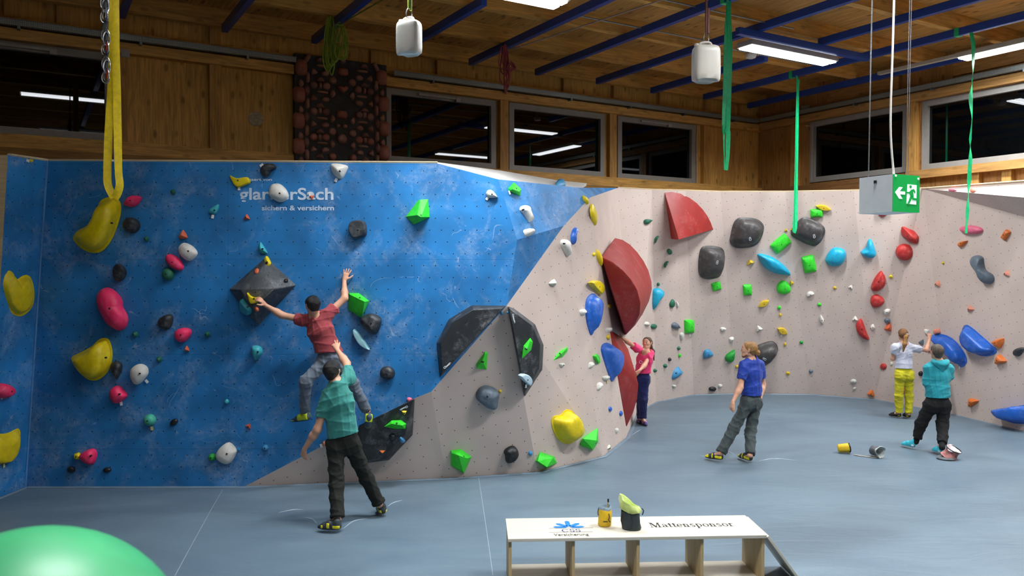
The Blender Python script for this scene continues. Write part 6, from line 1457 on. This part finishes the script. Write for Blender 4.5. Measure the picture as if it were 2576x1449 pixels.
c5, k5 = person('ponytailed woman in white T-shirt and lime yellow trousers reaching for a hold', J, (.12, 1, 0), (.1, 1, .05), (0, 0, 1), [((J['wrL'], (.2, .8, .5), (0, .5, -.8), 1), dict(curl=(30, 30, 30, 30), spread=4, S=.92)), ((J['wrR'], (.12, .35, 1), (.0, .9, -.3), -1), dict(curl=(22, 22, 25, 28), spread=6, S=.92))],
       (WHT, (.010, 40, (.6, .6, 1.2))), (YLT, (.010, 44, (.5, .5, 1.4)), (.09, .076, .068), .99), ([RUB, RUB, [(.0, .2, .04, YEL)]], .95, True), dict(m=HAIRM('hair_light_brown', '7a5128'), nape=.03, tilt=.4), fem=True, S=.92, sleeve=.5, cr=(.148, .128, .155), head_S=.98)
hd = J['head']; tl = [hd - V((-.03, .1, -.01)), at(2279, 848, D0 - .13), at(2276, 866, D0 - .16), at(2272, 884, D0 - .14)]
sdf_obj('ponytail', [rc(tl[0], tl[1], .026, .034, .03), rc(tl[1], tl[2], .036, .036, .03), rc(tl[2], tl[3], .036, .014, .03)], HAIRM('hair_ponytail_light', '9a6c34'), k5['hair'], .006, (), (.003, 90, (1, 1, .3)), 4)
sdf_obj('hair_tie', [rc(tl[0] - V((.015, 0, -.012)), tl[0] + V((.02, -.0, -.01)), .031, .031, .01)], M('hair_tie_grey', '8a8684', .7), k5['hair'], .006)
# ---- person in teal hoodie
D0 = 12.75
J = dict(head=at(2356, 885, D0), neck=at(2361, 910, D0), pel=at(2358, 1010, D0), shL=at(2335, 927, D0), shR=at(2386, 927, D0), elL=at(2330, 963, D0 + .0), elR=at(2391, 948, D0 + .02), wrL=at(2368, 955, D0 + .22), wrR=at(2345, 952, D0 + .24),
         hipL=at(2342, 1020, D0), hipR=at(2373, 1020, D0), knL=at(2318, 1063, D0 + .1), knR=at(2371, 1066, D0 + .0))
fa, fb = atz(2301, 1126), atz(2370, 1142)
J['anL'] = at(2306, 1104, fa.y + .0); J['anR'] = at(2370, 1119, fb.y); J['heelL'] = fa; J['toeL'] = fa + V((-.13, .2, 0)); J['heelR'] = fb; J['toeR'] = fb + V((-.03, .24, 0))
J['hem'] = at(2357, 999, D0); J['hemdir'] = V((.0, 0, -1))
TLS = cloth('hoodie_teal', '1f94a0', .85, .4); BLK = cloth('trousers_black', '050608', .9)
c6, k6 = person('person in teal hooded top and black jogging trousers with crossed arms', J, (.0, 1, 0), (-.1, 1, .0), (-.03, 0, 1), [((J['wrL'], (.8, .1, .3), (0, -1, 0), 1), dict(curl=(20, 20, 20, 20), spread=3)), ((J['wrR'], (-.8, .1, .2), (0, -1, 0), -1), dict(curl=(20, 20, 20, 20), spread=3))],
       (TLS, (.012, 42, (.5, .5, 1.3))), (BLK, (.011, 40, (.7, .7, 1.2)), (.105, .09, .072), .92), ([TEAL, WSOLE, [(.0, .15, .05, WSOLE)]], 1.0, True), dict(m=HAIRM('hair_grey_brown', '54473a'), nape=.055, tilt=.3), S=.98, longs=True, cr=(.165, .15, .165), head_S=1.0)
nk = J['neck']; ringp = [nk + V((.105 * math.cos(a), -.03 + .085 * math.sin(a), .005 + .03 * math.sin(a))) for a in [math.pi + math.pi * i / 10 for i in range(11)]]
sdf_obj('hood', [rc(ringp[i], ringp[i + 1], .035, .035, .03) for i in range(10)] + [rc(nk + V((0, -.1, -.05)), nk + V((0, -.105, -.12)), .075, .04, .05, V((0, 1, 0)), 1.8)], TLS, c6, .007, (), (.008, 45, (1, 1, 1)), 8)
for s in 'LR':
    a, kx = J['an' + s], J['kn' + s]; q = L3(kx, a, .93); sdf_obj('ankle_cuff', [rc(L3(kx, a, .86), q, .07, .05, .02, None, 1, True)], BLK, c6, .007)

for s in 'LR':
    a, kx = J['an' + s], J['kn' + s]; d = (kx - a).normalized(); sdf_obj('sock', [rc(a - d * .05, a + d * .06, .046, .046, .02)], BLK, c6, .006)
# ================================================================ camera, world, exposure
cam = bpy.data.cameras.new('camera'); cam.sensor_width = 36; cam.sensor_fit = 'HORIZONTAL'; cam.lens = F / 2576 * 36; cam.clip_end = 200
cam.dof.use_dof = True; cam.dof.focus_distance = 12.5; cam.dof.aperture_fstop = 2.8
co = bpy.data.objects.new('camera', cam); COL.objects.link(co); co.location = CAM; co.rotation_euler = (math.pi / 2 - PT, 0, 0); SC.camera = co
w = bpy.data.worlds.new('night'); SC.world = w; w.use_nodes = True; w.node_tree.nodes['Background'].inputs[0].default_value = (.02, .03, .05, 1); w.node_tree.nodes['Background'].inputs[1].default_value = .2
SC.view_settings.view_transform = 'Standard'; SC.view_settings.look = 'None'; SC.view_settings.gamma = 1; SC.view_settings.use_curve_mapping = False
SC.view_settings.exposure = 0.0
SC.cycles.max_bounces = 5; SC.cycles.diffuse_bounces = 4; SC.cycles.glossy_bounces = 2; SC.cycles.use_adaptive_sampling = True; SC.cycles.adaptive_threshold = .02; SC.cycles.transmission_bounces = 3
SC.cycles.sample_clamp_indirect = 6; SC.cycles.caustics_reflective = False; SC.cycles.caustics_refractive = False; SC.cycles.use_denoising = True
